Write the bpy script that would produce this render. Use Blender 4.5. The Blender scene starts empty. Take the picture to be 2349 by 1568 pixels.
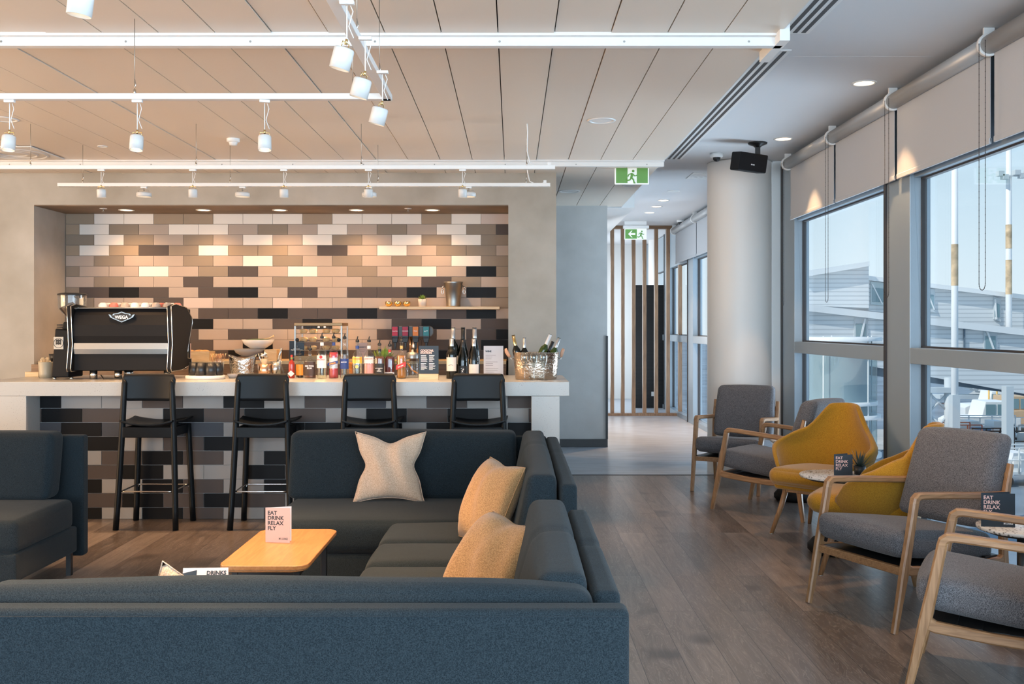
import bpy, bmesh, math, random
from mathutils import Vector, Matrix
random.seed(7)
S = bpy.context.scene
COL = S.collection
PI = math.pi
# ------------------------------------------------------------------ camera
F = 2250.0; CX = 1176.0; CY = 748.0; H = 1.45
cd = bpy.data.cameras.new('camera'); cam = bpy.data.objects.new('camera', cd); COL.objects.link(cam)
cam.location = (0, 0, H); cam.rotation_euler = (PI/2, 0, 0)
cd.sensor_width = 36; cd.lens = F/2349*36; cd.shift_x = -1.5/2349; cd.shift_y = -36/2349
cd.clip_start = 0.05; cd.clip_end = 2000
S.camera = cam
S.view_settings.view_transform = 'Standard'; S.view_settings.look = 'None'
S.view_settings.exposure = 0.6; S.view_settings.gamma = 1.0; S.view_settings.use_curve_mapping = False
# ------------------------------------------------------------------ sky
wd = bpy.data.worlds.new('sky'); S.world = wd; wd.use_nodes = True
nt = wd.node_tree; nt.nodes.clear()
wo = nt.nodes.new('ShaderNodeOutputWorld'); bg = nt.nodes.new('ShaderNodeBackground')
tc = nt.nodes.new('ShaderNodeTexCoord'); sp = nt.nodes.new('ShaderNodeSeparateXYZ'); cr = nt.nodes.new('ShaderNodeValToRGB')
nt.links.new(tc.outputs['Generated'], sp.inputs[0]); nt.links.new(sp.outputs['Z'], cr.inputs[0])
e = cr.color_ramp.elements
e[0].position = 0.0; e[0].color = (.74, .84, .90, 1)
e[1].position = 0.6; e[1].color = (.24, .44, .70, 1)
x = e.new(0.07); x.color = (.66, .80, .89, 1)
x = e.new(0.2); x.color = (.46, .65, .80, 1)
nt.links.new(cr.outputs[0], bg.inputs[0]); bg.inputs[1].default_value = .82
nt.links.new(bg.outputs[0], wo.inputs[0])
def lamp(kind, name, loc, energy, color, parent=None, **k):
    d = bpy.data.lights.new(name, kind); d.energy = energy; d.color = color
    rot = k.pop('rot', None)
    for a, b in k.items(): setattr(d, a, b)
    o = bpy.data.objects.new(name, d); COL.objects.link(o); o.location = loc
    if rot: o.rotation_euler = rot
    if parent: o.parent = parent
    return o
def aim(o, d):
    o.rotation_euler = Vector(d).to_track_quat('-Z', 'Y').to_euler()
sun = lamp('SUN', 'sun', (0, 0, 30), 2.3, (1, .95, .86), angle=0.009)
aim(sun, (.66, .30, -.70))
# added area lamps that fill the lounge and corridor, none of them a fixture
WARM = (1.0, .60, .30)
a = lamp('AREA', 'rear_fill_lamp', (-1.0, -3.4, 1.6), 420, (.62, .82, 1.0), shape='RECTANGLE', size=9, size_y=2.6); aim(a, (0, 1, 0.02))  # added lamp behind the camera, brightens the lounge like daylight
a = lamp('AREA', 'side_fill_lamp', (2.70, -0.8, 1.45), 300, (.62, .82, 1.0), shape='RECTANGLE', size=5.0, size_y=2.2); aim(a, (-1, 0.15, 0))  # added cool fill just inside the right windows, out of view

a = lamp('AREA', 'apron_bounce_fill', (4.3, 9.5, -1.9), 2000, (.66, .83, 1.0), shape='RECTANGLE', size=2.4, size_y=24); aim(a, (-.62, 0, 1))  # unseen upward lamp below the windows, imitates sun bounced off the apron
a = lamp('AREA', 'warm_left_fill', (-7.4, 4.2, 1.5), 260, (1, .66, .38), shape='RECTANGLE', size=5.0, size_y=2.4); aim(a, (1, 0, 0.12))  # added warm lamp off to the left, lights the ceiling there
a = lamp('AREA', 'far_corridor_fill', (1.15, 17.9, 1.5), 50, (.85, .93, 1.0), shape='RECTANGLE', size=2.8, size_y=2.4); aim(a, (1, -.15, 0))  # added lamp hidden behind the corridor wall, brightens the space past the screen
a = lamp('AREA', 'mid_corridor_fill', (1.16, 13.6, 1.6), 22, (.80, .90, 1.0), shape='RECTANGLE', size=2.4, size_y=2.2); aim(a, (1, .35, 0))  # added lamp hidden behind the corridor wall, lights the slat screen
# ------------------------------------------------------------------ helpers
def W(px, py, D): return Vector(((px-CX)/F*D, D, H-(py-CY)/F*D))
def XX(px, D): return (px-CX)/F*D
def ZZ(py, D): return H-(py-CY)/F*D
def DZ(py, z): return (H-z)*F/(py-CY)
def thing(name, label, cat, loc=(0, 0, 0), rz=0, group=None):
    o = bpy.data.objects.new(name, None); COL.objects.link(o); o.empty_display_size = .05
    o.location = loc; o.rotation_euler = (0, 0, rz); o['label'] = label; o['category'] = cat
    if group: o['group'] = group
    return o
def tag(o, label, cat, group=None, kind=None):
    o['label'] = label; o['category'] = cat
    if group: o['group'] = group
    if kind: o['kind'] = kind
    return o
def struct(o): o['kind'] = 'structure'; return o
def dup(root, loc=None, rz=None, label=None, group=None):
    def cp(o, p):
        c = o.copy(); COL.objects.link(c)
        if p: c.parent = p
        for ch in list(o.children): cp(ch, c)
        return c
    r = cp(root, None)
    if loc is not None: r.location = loc
    if rz is not None: r.rotation_euler = (0, 0, rz)
    if label: r['label'] = label
    if group: r['group'] = group
    return r
class MB:
    def __init__(s): s.v = []; s.f = []; s.m = []; s.s = []
    def add(s, vs, fs, mat=0, smooth=False):
        n = len(s.v); s.v += [tuple(v) for v in vs]
        for f in fs: s.f.append([i+n for i in f]); s.m.append(mat); s.s.append(smooth)
        return s
    def box(s, x0, x1, y0, y1, z0, z1, mat=0, M=None):
        vs = [Vector(p) for p in ((x0,y0,z0),(x1,y0,z0),(x1,y1,z0),(x0,y1,z0),(x0,y0,z1),(x1,y0,z1),(x1,y1,z1),(x0,y1,z1))]
        if M: vs = [M @ v for v in vs]
        return s.add(vs, [(0,3,2,1),(4,5,6,7),(0,1,5,4),(1,2,6,5),(2,3,7,6),(3,0,4,7)], mat)
    def cyl(s, p0, p1, r0, r1=None, n=20, mat=0, caps=True, smooth=True):
        r1 = r0 if r1 is None else r1
        p0 = Vector(p0); p1 = Vector(p1); d = (p1-p0).normalized()
        a = d.orthogonal().normalized(); b = d.cross(a)
        vs = [];
        for p, r in ((p0, r0), (p1, r1)):
            for i in range(n):
                t = 2*PI*i/n; vs.append(p+a*r*math.cos(t)+b*r*math.sin(t))
        s.add(vs, [(i, (i+1) % n, n+(i+1) % n, n+i) for i in range(n)], mat, smooth)
        if caps:
            s.add(vs[:n], [tuple(reversed(range(n)))], mat); s.add(vs[n:], [tuple(range(n))], mat)
        return s
    def tube(s, pts, r, n=8, mat=0, closed=False):
        pts = [Vector(p) for p in pts]; N = len(pts); rings = []; up = None
        rr = r if isinstance(r, (list, tuple)) else [r]*N
        for i, p in enumerate(pts):
            if closed: d = pts[(i+1) % N]-pts[i-1]
            else: d = pts[min(i+1, N-1)]-pts[max(i-1, 0)]
            d.normalize()
            if up is None: up = d.orthogonal().normalized()
            up = (up-d*up.dot(d)).normalized(); b = d.cross(up)
            rings.append([p+up*rr[i]*math.cos(2*PI*k/n)+b*rr[i]*math.sin(2*PI*k/n) for k in range(n)])
        vs = [v for r_ in rings for v in r_]; fs = []
        for i in range(N if closed else N-1):
            j = (i+1) % N
            for k in range(n): fs.append((i*n+k, i*n+(k+1) % n, j*n+(k+1) % n, j*n+k))
        s.add(vs, fs, mat, True)
        if not closed:
            s.add(rings[0], [tuple(reversed(range(n)))], mat); s.add(rings[-1], [tuple(range(n))], mat)
        return s
    def lathe(s, prof, c=(0, 0, 0), n=24, mat=0, smooth=True, sx=1, sy=1, M=None):
        vs = []
        for r, z in prof:
            for i in range(n):
                t = 2*PI*i/n; v = Vector((c[0]+r*math.cos(t)*sx, c[1]+r*math.sin(t)*sy, c[2]+z))
                vs.append(M @ v if M else v)
        fs = []
        for j in range(len(prof)-1):
            for i in range(n): fs.append((j*n+i, j*n+(i+1) % n, (j+1)*n+(i+1) % n, (j+1)*n+i))
        return s.add(vs, fs, mat, smooth)
    def prism(s, poly, y0, y1, mat=0, axis='y', M=None, smooth=False):
        n = len(poly)
        def P(a, b, c):
            v = Vector((a, c, b)) if axis == 'y' else (Vector((c, a, b)) if axis == 'x' else Vector((a, b, c)))
            return M @ v if M else v
        vs = [P(a, b, y0) for a, b in poly]+[P(a, b, y1) for a, b in poly]
        s.add(vs, [(i, (i+1) % n, n+(i+1) % n, n+i) for i in range(n)], mat, smooth)
        s.add(vs[:n], [tuple(reversed(range(n)))], mat); s.add(vs[n:], [tuple(range(n))], mat)
        return s
    def sweep(s, path, ws, ts, x=0, mat=0, ch=.22):
        """rectangular chamfered bar swept in the YZ plane; path [(y,z)], ws width along X, ts thickness in plane"""
        N = len(path); rings = []
        for i in range(N):
            a = Vector(path[max(i-1, 0)]); b = Vector(path[min(i+1, N-1)]); d = (b-a).normalized(); nrm = Vector((-d[1], d[0]))
            w = ws[i]/2 if isinstance(ws, list) else ws/2; t = ts[i]/2 if isinstance(ts, list) else ts/2
            c = min(w, t)*ch*2
            sec = [(-w+c, -t), (w-c, -t), (w, -t+c), (w, t-c), (w-c, t), (-w+c, t), (-w, t-c), (-w, -t+c)]
            xo = x[i] if isinstance(x, list) else x
            rings.append([Vector((xo+u, path[i][0]+nrm[0]*v, path[i][1]+nrm[1]*v)) for u, v in sec])
        vs = [v for r in rings for v in r]; fs = []
        for i in range(N-1):
            for k in range(8): fs.append((i*8+k, i*8+(k+1) % 8, (i+1)*8+(k+1) % 8, (i+1)*8+k))
        s.add(vs, fs, mat); s.add(rings[0], [tuple(reversed(range(8)))], mat); s.add(rings[-1], [tuple(range(8))], mat)
        return s
    def build(s, name, mats, parent=None, bevel=0, seg=2, M=None, loc=None):
        me = bpy.data.meshes.new(name)
        vs = [M @ Vector(v) for v in s.v] if M else s.v
        me.from_pydata([tuple(v) for v in vs], [], s.f)
        if not isinstance(mats, (list, tuple)): mats = [mats]
        for m in mats: me.materials.append(m)
        me.polygons.foreach_set('material_index', s.m); me.polygons.foreach_set('use_smooth', s.s)
        bm = bmesh.new(); bm.from_mesh(me); bmesh.ops.remove_doubles(bm, verts=bm.verts, dist=1e-6)
        bmesh.ops.recalc_face_normals(bm, faces=bm.faces); bm.to_mesh(me); bm.free(); me.update()
        o = bpy.data.objects.new(name, me); COL.objects.link(o)
        if parent: o.parent = parent
        if loc is not None: o.location = loc
        if bevel:
            b = o.modifiers.new('bevel', 'BEVEL'); b.width = bevel; b.segments = seg; b.limit_method = 'ANGLE'; b.angle_limit = .6
            b.harden_normals = False
        return o
def rr(x0, x1, z0, z1, r, n=5):
    """rounded rectangle polygon"""
    out = []
    for cx, cz, a in ((x1-r, z0+r, -90), (x1-r, z1-r, 0), (x0+r, z1-r, 90), (x0+r, z0+r, 180)):
        for i in range(n+1):
            t = math.radians(a+90*i/n); out.append((cx+r*math.cos(t), cz+r*math.sin(t)))
    return out
def soft(name, c, half, r, mat, parent=None, puff=(0, 0, 0), n=9, shear=None, bend=None, rot=None, wr=0.0, seed=0):
    """upholstered block: rounded box with puffed faces"""
    rnd = random.Random(seed)
    def axis(h, r):
        k = [-h+r*(1-math.cos(PI/2*i/4)) for i in range(5)]
        m = [(-h+r)+(2*(h-r))*i/n for i in range(1, n)]
        return k+m+[-q for q in reversed(k)]
    hx, hy, hz = half; r = min(r, hx*.98, hy*.98, hz*.98)
    ax, ay, az = axis(hx, r), axis(hy, r), axis(hz, r)
    mb = MB(); cache = {}; vs = []
    def vert(x, y, z):
        key = (round(x, 6), round(y, 6), round(z, 6))
        if key in cache: return cache[key]
        core = Vector((max(-hx+r, min(hx-r, x)), max(-hy+r, min(hy-r, y)), max(-hz+r, min(hz-r, z))))
        d = Vector((x, y, z))-core; p = core+(d.normalized()*r if d.length > 1e-9 else d)
        u, v, w = x/hx, y/hy, z/hz
        q = lambda t: max(0, 1-t*t)
        p.x += math.copysign(puff[0]*q(v)*q(w), u)*abs(u)**2; p.y += math.copysign(puff[1]*q(u)*q(w), v)*abs(v)**2
        p.z += math.copysign(puff[2]*q(u)*q(v), w)*abs(w)**2
        if wr:
            p += Vector((math.sin(9*p.x+7*p.z+seed), math.sin(8*p.y+5*p.x+2*seed), math.sin(7*p.x+6*p.y+seed)))*wr
        if shear: p = shear(p)
        cache[key] = len(vs); vs.append(p); return cache[key]
    fs = []
    for A, B, fx in ((ay, az, lambda a, b, s: (s*hx, a, b)), (ax, az, lambda a, b, s: (a, s*hy, b)), (ax, ay, lambda a, b, s: (a, b, s*hz))):
        for s in (-1, 1):
            for i in range(len(A)-1):
                for j in range(len(B)-1):
                    f = [vert(*fx(A[i], B[j], s)), vert(*fx(A[i+1], B[j], s)), vert(*fx(A[i+1], B[j+1], s)), vert(*fx(A[i], B[j+1], s))]
                    if len(set(f)) == 4: fs.append(f)
    M = Matrix.Translation(Vector(c)) @ (rot if rot else Matrix.Identity(4))
    mb.add([M @ v for v in vs], fs, 0, True)
    return mb.build(name, mat, parent)
def textmesh(name, s, size, mat, parent, M, align='LEFT', bold=0.0, ext=.0002, sp=1.0, lh=1.0, sx=1.0):
    cu = bpy.data.curves.new(name, 'FONT'); cu.body = s; cu.size = size; cu.align_x = align; cu.extrude = ext; cu.offset = bold*size
    cu.space_character = sp; cu.space_line = lh; cu.resolution_u = 2
    t = bpy.data.objects.new(name, cu)
    me = bpy.data.meshes.new_from_object(t); bpy.data.objects.remove(t)
    me.transform(M @ Matrix.Diagonal((sx, 1, 1, 1))); me.materials.clear(); me.materials.append(mat)
    o = bpy.data.objects.new(name, me); COL.objects.link(o)
    if parent: o.parent = parent
    return o
FACE = Matrix.Rotation(PI/2, 4, 'X')     # text standing up, read from -Y
def T(x, y, z): return Matrix.Translation((x, y, z))
def RZ(a): return Matrix.Rotation(a, 4, 'Z')
def RX(a): return Matrix.Rotation(a, 4, 'X')
def RY(a): return Matrix.Rotation(a, 4, 'Y')
# ------------------------------------------------------------------ materials
def mat(name, col, rough=.5, metal=0, noise=0, ns=8, bump=0, bs=40, spec=.5, emit=0, ecol=None, sheen=0, trans=0, coat=0, stretch=None, alpha=1, aniso=None, col2=None, detail=4):
    m = bpy.data.materials.new(name); m.use_nodes = True; t = m.node_tree; b = t.nodes['Principled BSDF']
    b.inputs['Base Color'].default_value = (*col, 1); b.inputs['Roughness'].default_value = rough; b.inputs['Metallic'].default_value = metal
    b.inputs['Specular IOR Level'].default_value = spec
    if sheen: b.inputs['Sheen Weight'].default_value = sheen; b.inputs['Sheen Roughness'].default_value = .4
    if coat: b.inputs['Coat Weight'].default_value = coat
    if trans: b.inputs['Transmission Weight'].default_value = trans
    if alpha < 1: b.inputs['Alpha'].default_value = alpha
    if emit: b.inputs['Emission Color'].default_value = (*(ecol or col), 1); b.inputs['Emission Strength'].default_value = emit
    if noise or bump:
        c = t.nodes.new('ShaderNodeTexCoord'); mp = t.nodes.new('ShaderNodeMapping'); t.links.new(c.outputs['Object'], mp.inputs[0])
        if stretch: mp.inputs['Scale'].default_value = stretch
    if noise:
        n = t.nodes.new('ShaderNodeTexNoise'); n.inputs['Scale'].default_value = ns; n.inputs['Detail'].default_value = detail
        t.links.new(mp.outputs[0], n.inputs['Vector'])
        r = t.nodes.new('ShaderNodeValToRGB'); r.color_ramp.elements[0].position = .3; r.color_ramp.elements[1].position = .7
        c2 = col2 or tuple(min(1, v*(1+noise)) for v in col)
        r.color_ramp.elements[0].color = (*[v*(1-noise) for v in col], 1) if not col2 else (*col, 1); r.color_ramp.elements[1].color = (*c2, 1)
        t.links.new(n.outputs[0], r.inputs[0]); t.links.new(r.outputs[0], b.inputs['Base Color'])
    if bump:
        n = t.nodes.new('ShaderNodeTexNoise'); n.inputs['Scale'].default_value = bs; n.inputs['Detail'].default_value = 3
        t.links.new(mp.outputs[0], n.inputs['Vector'])
        k = t.nodes.new('ShaderNodeBump'); k.inputs['Strength'].default_value = bump; k.inputs['Distance'].default_value = .01
        t.links.new(n.outputs[0], k.inputs['Height']); t.links.new(k.outputs[0], b.inputs['Normal'])
    return m
def glassmat(name, tint=(1, 1, 1), refl=.08, rough=.02, edge=.22):
    m = bpy.data.materials.new(name); m.use_nodes = True; t = m.node_tree; t.nodes.clear()
    o = t.nodes.new('ShaderNodeOutputMaterial'); mx = t.nodes.new('ShaderNodeMixShader'); tr = t.nodes.new('ShaderNodeBsdfTransparent'); g = t.nodes.new('ShaderNodeBsdfGlossy')
    fr = t.nodes.new('ShaderNodeLayerWeight'); fr.inputs[0].default_value = .25
    ma = t.nodes.new('ShaderNodeMath'); ma.operation = 'MULTIPLY_ADD'; ma.inputs[1].default_value = edge; ma.inputs[2].default_value = refl
    t.links.new(fr.outputs['Facing'], ma.inputs[0]); t.links.new(ma.outputs[0], mx.inputs[0]); ma.use_clamp = True
    tr.inputs[0].default_value = (*tint, 1); g.inputs['Roughness'].default_value = rough
    t.links.new(tr.outputs[0], mx.inputs[1]); t.links.new(g.outputs[0], mx.inputs[2]); t.links.new(mx.outputs[0], o.inputs[0])
    return m
def woodmat(name, c1, c2, axis='x', scale=1.0, rough=.4, rings=9):
    m = bpy.data.materials.new(name); m.use_nodes = True; t = m.node_tree; b = t.nodes['Principled BSDF']
    c = t.nodes.new('ShaderNodeTexCoord'); mp = t.nodes.new('ShaderNodeMapping'); t.links.new(c.outputs['Object'], mp.inputs[0])
    sc = {'x': (1.2, 14, 14), 'y': (14, 1.2, 14), 'z': (14, 14, 1.2)}[axis]
    mp.inputs['Scale'].default_value = tuple(v*scale for v in sc)
    n = t.nodes.new('ShaderNodeTexNoise'); n.inputs['Scale'].default_value = 3; n.inputs['Detail'].default_value = 6; n.inputs['Distortion'].default_value = 1.2
    t.links.new(mp.outputs[0], n.inputs['Vector'])
    r = t.nodes.new('ShaderNodeValToRGB'); r.color_ramp.elements[0].position = .32; r.color_ramp.elements[1].position = .68
    r.color_ramp.elements[0].color = (*c1, 1); r.color_ramp.elements[1].color = (*c2, 1)
    t.links.new(n.outputs[0], r.inputs[0]); t.links.new(r.outputs[0], b.inputs['Base Color']); b.inputs['Roughness'].default_value = rough
    return m
def floormat():
    m = bpy.data.materials.new('oak_plank_floor'); m.use_nodes = True; t = m.node_tree; b = t.nodes['Principled BSDF']; L = t.links.new
    c = t.nodes.new('ShaderNodeTexCoord'); se = t.nodes.new('ShaderNodeSeparateXYZ'); L(c.outputs['Object'], se.inputs[0])
    cb = t.nodes.new('ShaderNodeCombineXYZ'); L(se.outputs['Y'], cb.inputs[0]); L(se.outputs['X'], cb.inputs[1])
    br = t.nodes.new('ShaderNodeTexBrick'); L(cb.outputs[0], br.inputs['Vector'])
    br.inputs['Scale'].default_value = 1; br.inputs['Brick Width'].default_value = 1.9; br.inputs['Row Height'].default_value = .185
    br.inputs['Mortar Size'].default_value = .0016; br.inputs['Mortar Smooth'].default_value = .1; br.inputs['Bias'].default_value = 0
    br.offset = .37; br.offset_frequency = 2
    br.inputs['Color1'].default_value = (0, 0, 0, 1); br.inputs['Color2'].default_value = (1, 1, 1, 1); br.inputs['Mortar'].default_value = (.5, .5, .5, 1)
    rp = t.nodes.new('ShaderNodeValToRGB'); L(br.outputs['Color'], rp.inputs[0])
    e = rp.color_ramp.elements; e[0].color = (.10, .078, .066, 1); e[1].color = (.25, .205, .175, 1); q = e.new(.5); q.color = (.165, .13, .11, 1)
    off = t.nodes.new('ShaderNodeVectorMath'); off.operation = 'MULTIPLY_ADD'; L(br.outputs['Color'], off.inputs[0]); off.inputs[1].default_value = (7, 3, 5); L(c.outputs['Object'], off.inputs[2])
    mp = t.nodes.new('ShaderNodeMapping'); mp.inputs['Scale'].default_value = (9, .9, 1); L(off.outputs[0], mp.inputs[0])
    n = t.nodes.new('ShaderNodeTexNoise'); n.inputs['Scale'].default_value = 2.2; n.inputs['Detail'].default_value = 7; n.inputs['Distortion'].default_value = 1.6; L(mp.outputs[0], n.inputs['Vector'])
    wv = t.nodes.new('ShaderNodeMath'); wv.operation = 'SINE'; w2 = t.nodes.new('ShaderNodeMath'); w2.operation = 'MULTIPLY'; w2.inputs[1].default_value = 60; L(n.outputs[0], w2.inputs[0]); L(w2.outputs[0], wv.inputs[0])
    r2 = t.nodes.new('ShaderNodeValToRGB'); r2.color_ramp.elements[0].position = .25; r2.color_ramp.elements[0].color = (.62, .60, .58, 1); r2.color_ramp.elements[1].position = .75; r2.color_ramp.elements[1].color = (1.25, 1.22, 1.2, 1); L(n.outputs[0], r2.inputs[0])
    mx = t.nodes.new('ShaderNodeMixRGB'); mx.blend_type = 'MULTIPLY'; mx.inputs[0].default_value = 1; L(rp.outputs[0], mx.inputs[1]); L(r2.outputs[0], mx.inputs[2])
    r3 = t.nodes.new('ShaderNodeValToRGB'); r3.color_ramp.elements[0].position = .70; r3.color_ramp.elements[0].color = (0, 0, 0, 1); r3.color_ramp.elements[1].position = 1; r3.color_ramp.elements[1].color = (.35, .35, .35, 1); L(wv.outputs[0], r3.inputs[0])
    m3 = t.nodes.new('ShaderNodeMixRGB'); L(r3.outputs[0], m3.inputs[0]); L(mx.outputs[0], m3.inputs[1]); m3.inputs[2].default_value = (.42, .34, .28, 1)
    kn = t.nodes.new('ShaderNodeTexNoise'); kn.inputs['Scale'].default_value = 3.1; kn.inputs['Detail'].default_value = 1; L(off.outputs[0], kn.inputs['Vector'])
    kr = t.nodes.new('ShaderNodeValToRGB'); kr.color_ramp.elements[0].position = .68; kr.color_ramp.elements[0].color = (0, 0, 0, 1); kr.color_ramp.elements[1].position = .8; kr.color_ramp.elements[1].color = (.7, .7, .7, 1); L(kn.outputs[0], kr.inputs[0])
    m4 = t.nodes.new('ShaderNodeMixRGB'); L(kr.outputs[0], m4.inputs[0]); L(m3.outputs[0], m4.inputs[1]); m4.inputs[2].default_value = (.04, .03, .025, 1)
    m5 = t.nodes.new('ShaderNodeMixRGB'); L(br.outputs['Fac'], m5.inputs[0]); L(m4.outputs[0], m5.inputs[1]); m5.inputs[2].default_value = (.04, .032, .03, 1)
    L(m5.outputs[0], b.inputs['Base Color']); b.inputs['Roughness'].default_value = .28
    bu = t.nodes.new('ShaderNodeBump'); bu.inputs['Strength'].default_value = .12; bu.inputs['Distance'].default_value = .003; L(n.outputs[0], bu.inputs['Height']); L(bu.outputs[0], b.inputs['Normal'])
    return m
def fabric(name, c1, c2, scale=420, rough=.95, bump=.35, sheen=.25):
    m = bpy.data.materials.new(name); m.use_nodes = True; t = m.node_tree; b = t.nodes['Principled BSDF']; L = t.links.new
    c = t.nodes.new('ShaderNodeTexCoord')
    n = t.nodes.new('ShaderNodeTexNoise'); n.inputs['Scale'].default_value = scale; n.inputs['Detail'].default_value = 2; L(c.outputs['Object'], n.inputs['Vector'])
    n2 = t.nodes.new('ShaderNodeTexNoise'); n2.inputs['Scale'].default_value = 5; n2.inputs['Detail'].default_value = 3; L(c.outputs['Object'], n2.inputs['Vector'])
    r = t.nodes.new('ShaderNodeValToRGB'); r.color_ramp.elements[0].position = .36; r.color_ramp.elements[1].position = .64
    r.color_ramp.elements[0].color = (*c1, 1); r.color_ramp.elements[1].color = (*c2, 1); L(n.outputs[0], r.inputs[0]); L(r.outputs[0], b.inputs['Base Color'])
    b.inputs['Roughness'].default_value = rough; b.inputs['Sheen Weight'].default_value = sheen; b.inputs['Specular IOR Level'].default_value = .2
    a = t.nodes.new('ShaderNodeMath'); a.operation = 'MULTIPLY_ADD'; L(n2.outputs[0], a.inputs[0]); a.inputs[1].default_value = 3; L(n.outputs[0], a.inputs[2])
    bu = t.nodes.new('ShaderNodeBump'); bu.inputs['Strength'].default_value = bump; bu.inputs['Distance'].default_value = .003; L(a.outputs[0], bu.inputs['Height']); L(bu.outputs[0], b.inputs['Normal'])
    return m
def speckle(name, base, spot, scale=90, thr=.12, rough=.25):
    m = bpy.data.materials.new(name); m.use_nodes = True; t = m.node_tree; b = t.nodes['Principled BSDF']; L = t.links.new
    c = t.nodes.new('ShaderNodeTexCoord'); v = t.nodes.new('ShaderNodeTexVoronoi'); v.inputs['Scale'].default_value = scale; L(c.outputs['Object'], v.inputs['Vector'])
    n = t.nodes.new('ShaderNodeTexNoise'); n.inputs['Scale'].default_value = 14; n.inputs['Detail'].default_value = 4; L(c.outputs['Object'], n.inputs['Vector'])
    s_ = t.nodes.new('ShaderNodeMath'); s_.operation = 'MULTIPLY'; L(v.outputs['Distance'], s_.inputs[0]); L(n.outputs[0], s_.inputs[1])
    r = t.nodes.new('ShaderNodeValToRGB'); r.color_ramp.elements[0].position = thr*.45; r.color_ramp.elements[1].position = thr*.6
    r.color_ramp.elements[0].color = (*spot, 1); r.color_ramp.elements[1].color = (*base, 1); L(s_.outputs[0], r.inputs[0]); L(r.outputs[0], b.inputs['Base Color'])
    b.inputs['Roughness'].default_value = rough; return m
M = {}
M['floor'] = floormat()
M['vinyl'] = mat('grey_vinyl_floor', (.42, .45, .50), .32, noise=.18, ns=2.5, stretch=(1, 5, 1))
M['conc'] = mat('trowelled_plaster_wall', (.37, .335, .28), .75, noise=1, col2=(.50, .465, .41), ns=2.2, bump=.25, bs=7, detail=8)
M['concg'] = mat('grey_plaster_wall', (.43, .43, .42), .7, noise=1, col2=(.54, .54, .53), ns=2.2, bump=.25, bs=7, detail=8)
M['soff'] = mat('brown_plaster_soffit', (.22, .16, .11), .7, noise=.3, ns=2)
M['ceilp'] = mat('perforated_ceiling_panel', (.75, .66, .56), .36, bump=.06, bs=260)
M['seam'] = mat('dark_ceiling_joint', (.06, .05, .045), .8)
M['plaster'] = mat('white_plasterboard', (.66, .66, .67), .8)
M['white'] = mat('white_painted_metal', (.80, .79, .77), .35)
M['headw'] = mat('spotlight_white', (.62, .61, .59), .4)
M['whitem'] = mat('white_paint_matt', (.74, .73, .71), .7)
M['colm'] = mat('column_paint', (.74, .72, .69), .45)
M['alu'] = mat('silver_aluminium', (.30, .36, .41), .36, metal=.25)
M['alud'] = mat('dark_gasket', (.035, .03, .03), .5)
M['tubem'] = mat('grey_blind_tube', (.42, .43, .44), .4, metal=.3)
M['blind'] = mat('roller_blind_fabric', (.47, .485, .51), .9)
M['glass'] = glassmat('window_glass', (.975, .99, .995), .01)
M['black'] = mat('black_metal', (.012, .012, .013), .45)
M['blackp'] = mat('matt_black_panel', (.006, .006, .007), .6, spec=.2)
M['blackw'] = mat('black_stained_wood', (.004, .0055, .007), .45, spec=.22)
M['steel'] = mat('stainless_steel', (.62, .60, .57), .22, metal=1)
M['steelb'] = mat('brushed_steel', (.36, .345, .32), .40, metal=1)
M['chrome'] = mat('chrome', (.8, .8, .8), .06, metal=1)
M['gold'] = mat('brass_metal', (.75, .55, .25), .15, metal=1)
M['copper'] = mat('copper_metal', (.80, .50, .32), .25, metal=1)
M['counter'] = speckle('speckled_stone_counter', (.44, .43, .41), (.17, .15, .14), 110, .11)
M['terr'] = speckle('terrazzo_tabletop', (.62, .60, .57), (.2, .18, .16), 60, .3)
M['char'] = fabric('charcoal_upholstery', (.005, .009, .0125), (.019, .028, .034), sheen=.06)
M['grey'] = fabric('grey_wool_upholstery', (.04, .039, .043), (.165, .16, .17), 330, sheen=.12)
M['yel'] = fabric('mustard_upholstery', (.27, .125, .008), (.40, .20, .016), 260, bump=.2)
M['tan'] = fabric('tan_woven_cushion', (.27, .15, .065), (.44, .26, .12), 240, bump=.8)
M['cream'] = fabric('cream_woven_cushion', (.44, .30, .20), (.64, .46, .34), 240, bump=.8)
M['oak'] = woodmat('oiled_oak', (.21, .105, .045), (.34, .185, .09), 'y', 1.6)
M['oakz'] = woodmat('oiled_oak_upright', (.21, .105, .045), (.34, .185, .09), 'z', 1.6)
M['oakt'] = woodmat('oak_tabletop', (.36, .15, .045), (.47, .215, .08), 'y', 1.5, .3)
M['slat'] = woodmat('timber_slat', (.20, .11, .06), (.34, .20, .11), 'z', 1.0)
M['lightw'] = woodmat('pale_pine', (.55, .38, .20), (.70, .52, .30), 'x', 1.2)
M['brownw'] = woodmat('brown_timber', (.15, .08, .04), (.25, .14, .07), 'x', 1.2)
M['lampe'] = mat('lamp_glow', (1, .8, .55), .5, emit=9, ecol=(1, .72, .42))
M['lampe2'] = mat('downlight_glow', (1, .8, .55), .5, emit=5, ecol=(1, .70, .40))
M['cardp'] = mat('pink_card', (.50, .355, .31), .6)
M['cardw'] = mat('white_card', (.60, .585, .61), .6)
M['navy'] = mat('navy_print', (.012, .022, .034), .5)
M['ink'] = mat('black_ink', (.01, .01, .012), .6)
M['pinkink'] = mat('pink_ink', (.80, .52, .46), .6)
M['whiteink'] = mat('white_ink', (.85, .85, .85), .6)
M['clear'] = glassmat('clear_bottle_glass', (.90, .92, .92), .05, edge=.62)
M['green'] = mat('exit_sign_green', (.10, .26, .06), .5, emit=.25, ecol=(.12, .30, .07))
M['signw'] = mat('exit_sign_white', (.85, .88, .85), .5, emit=.2)
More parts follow.
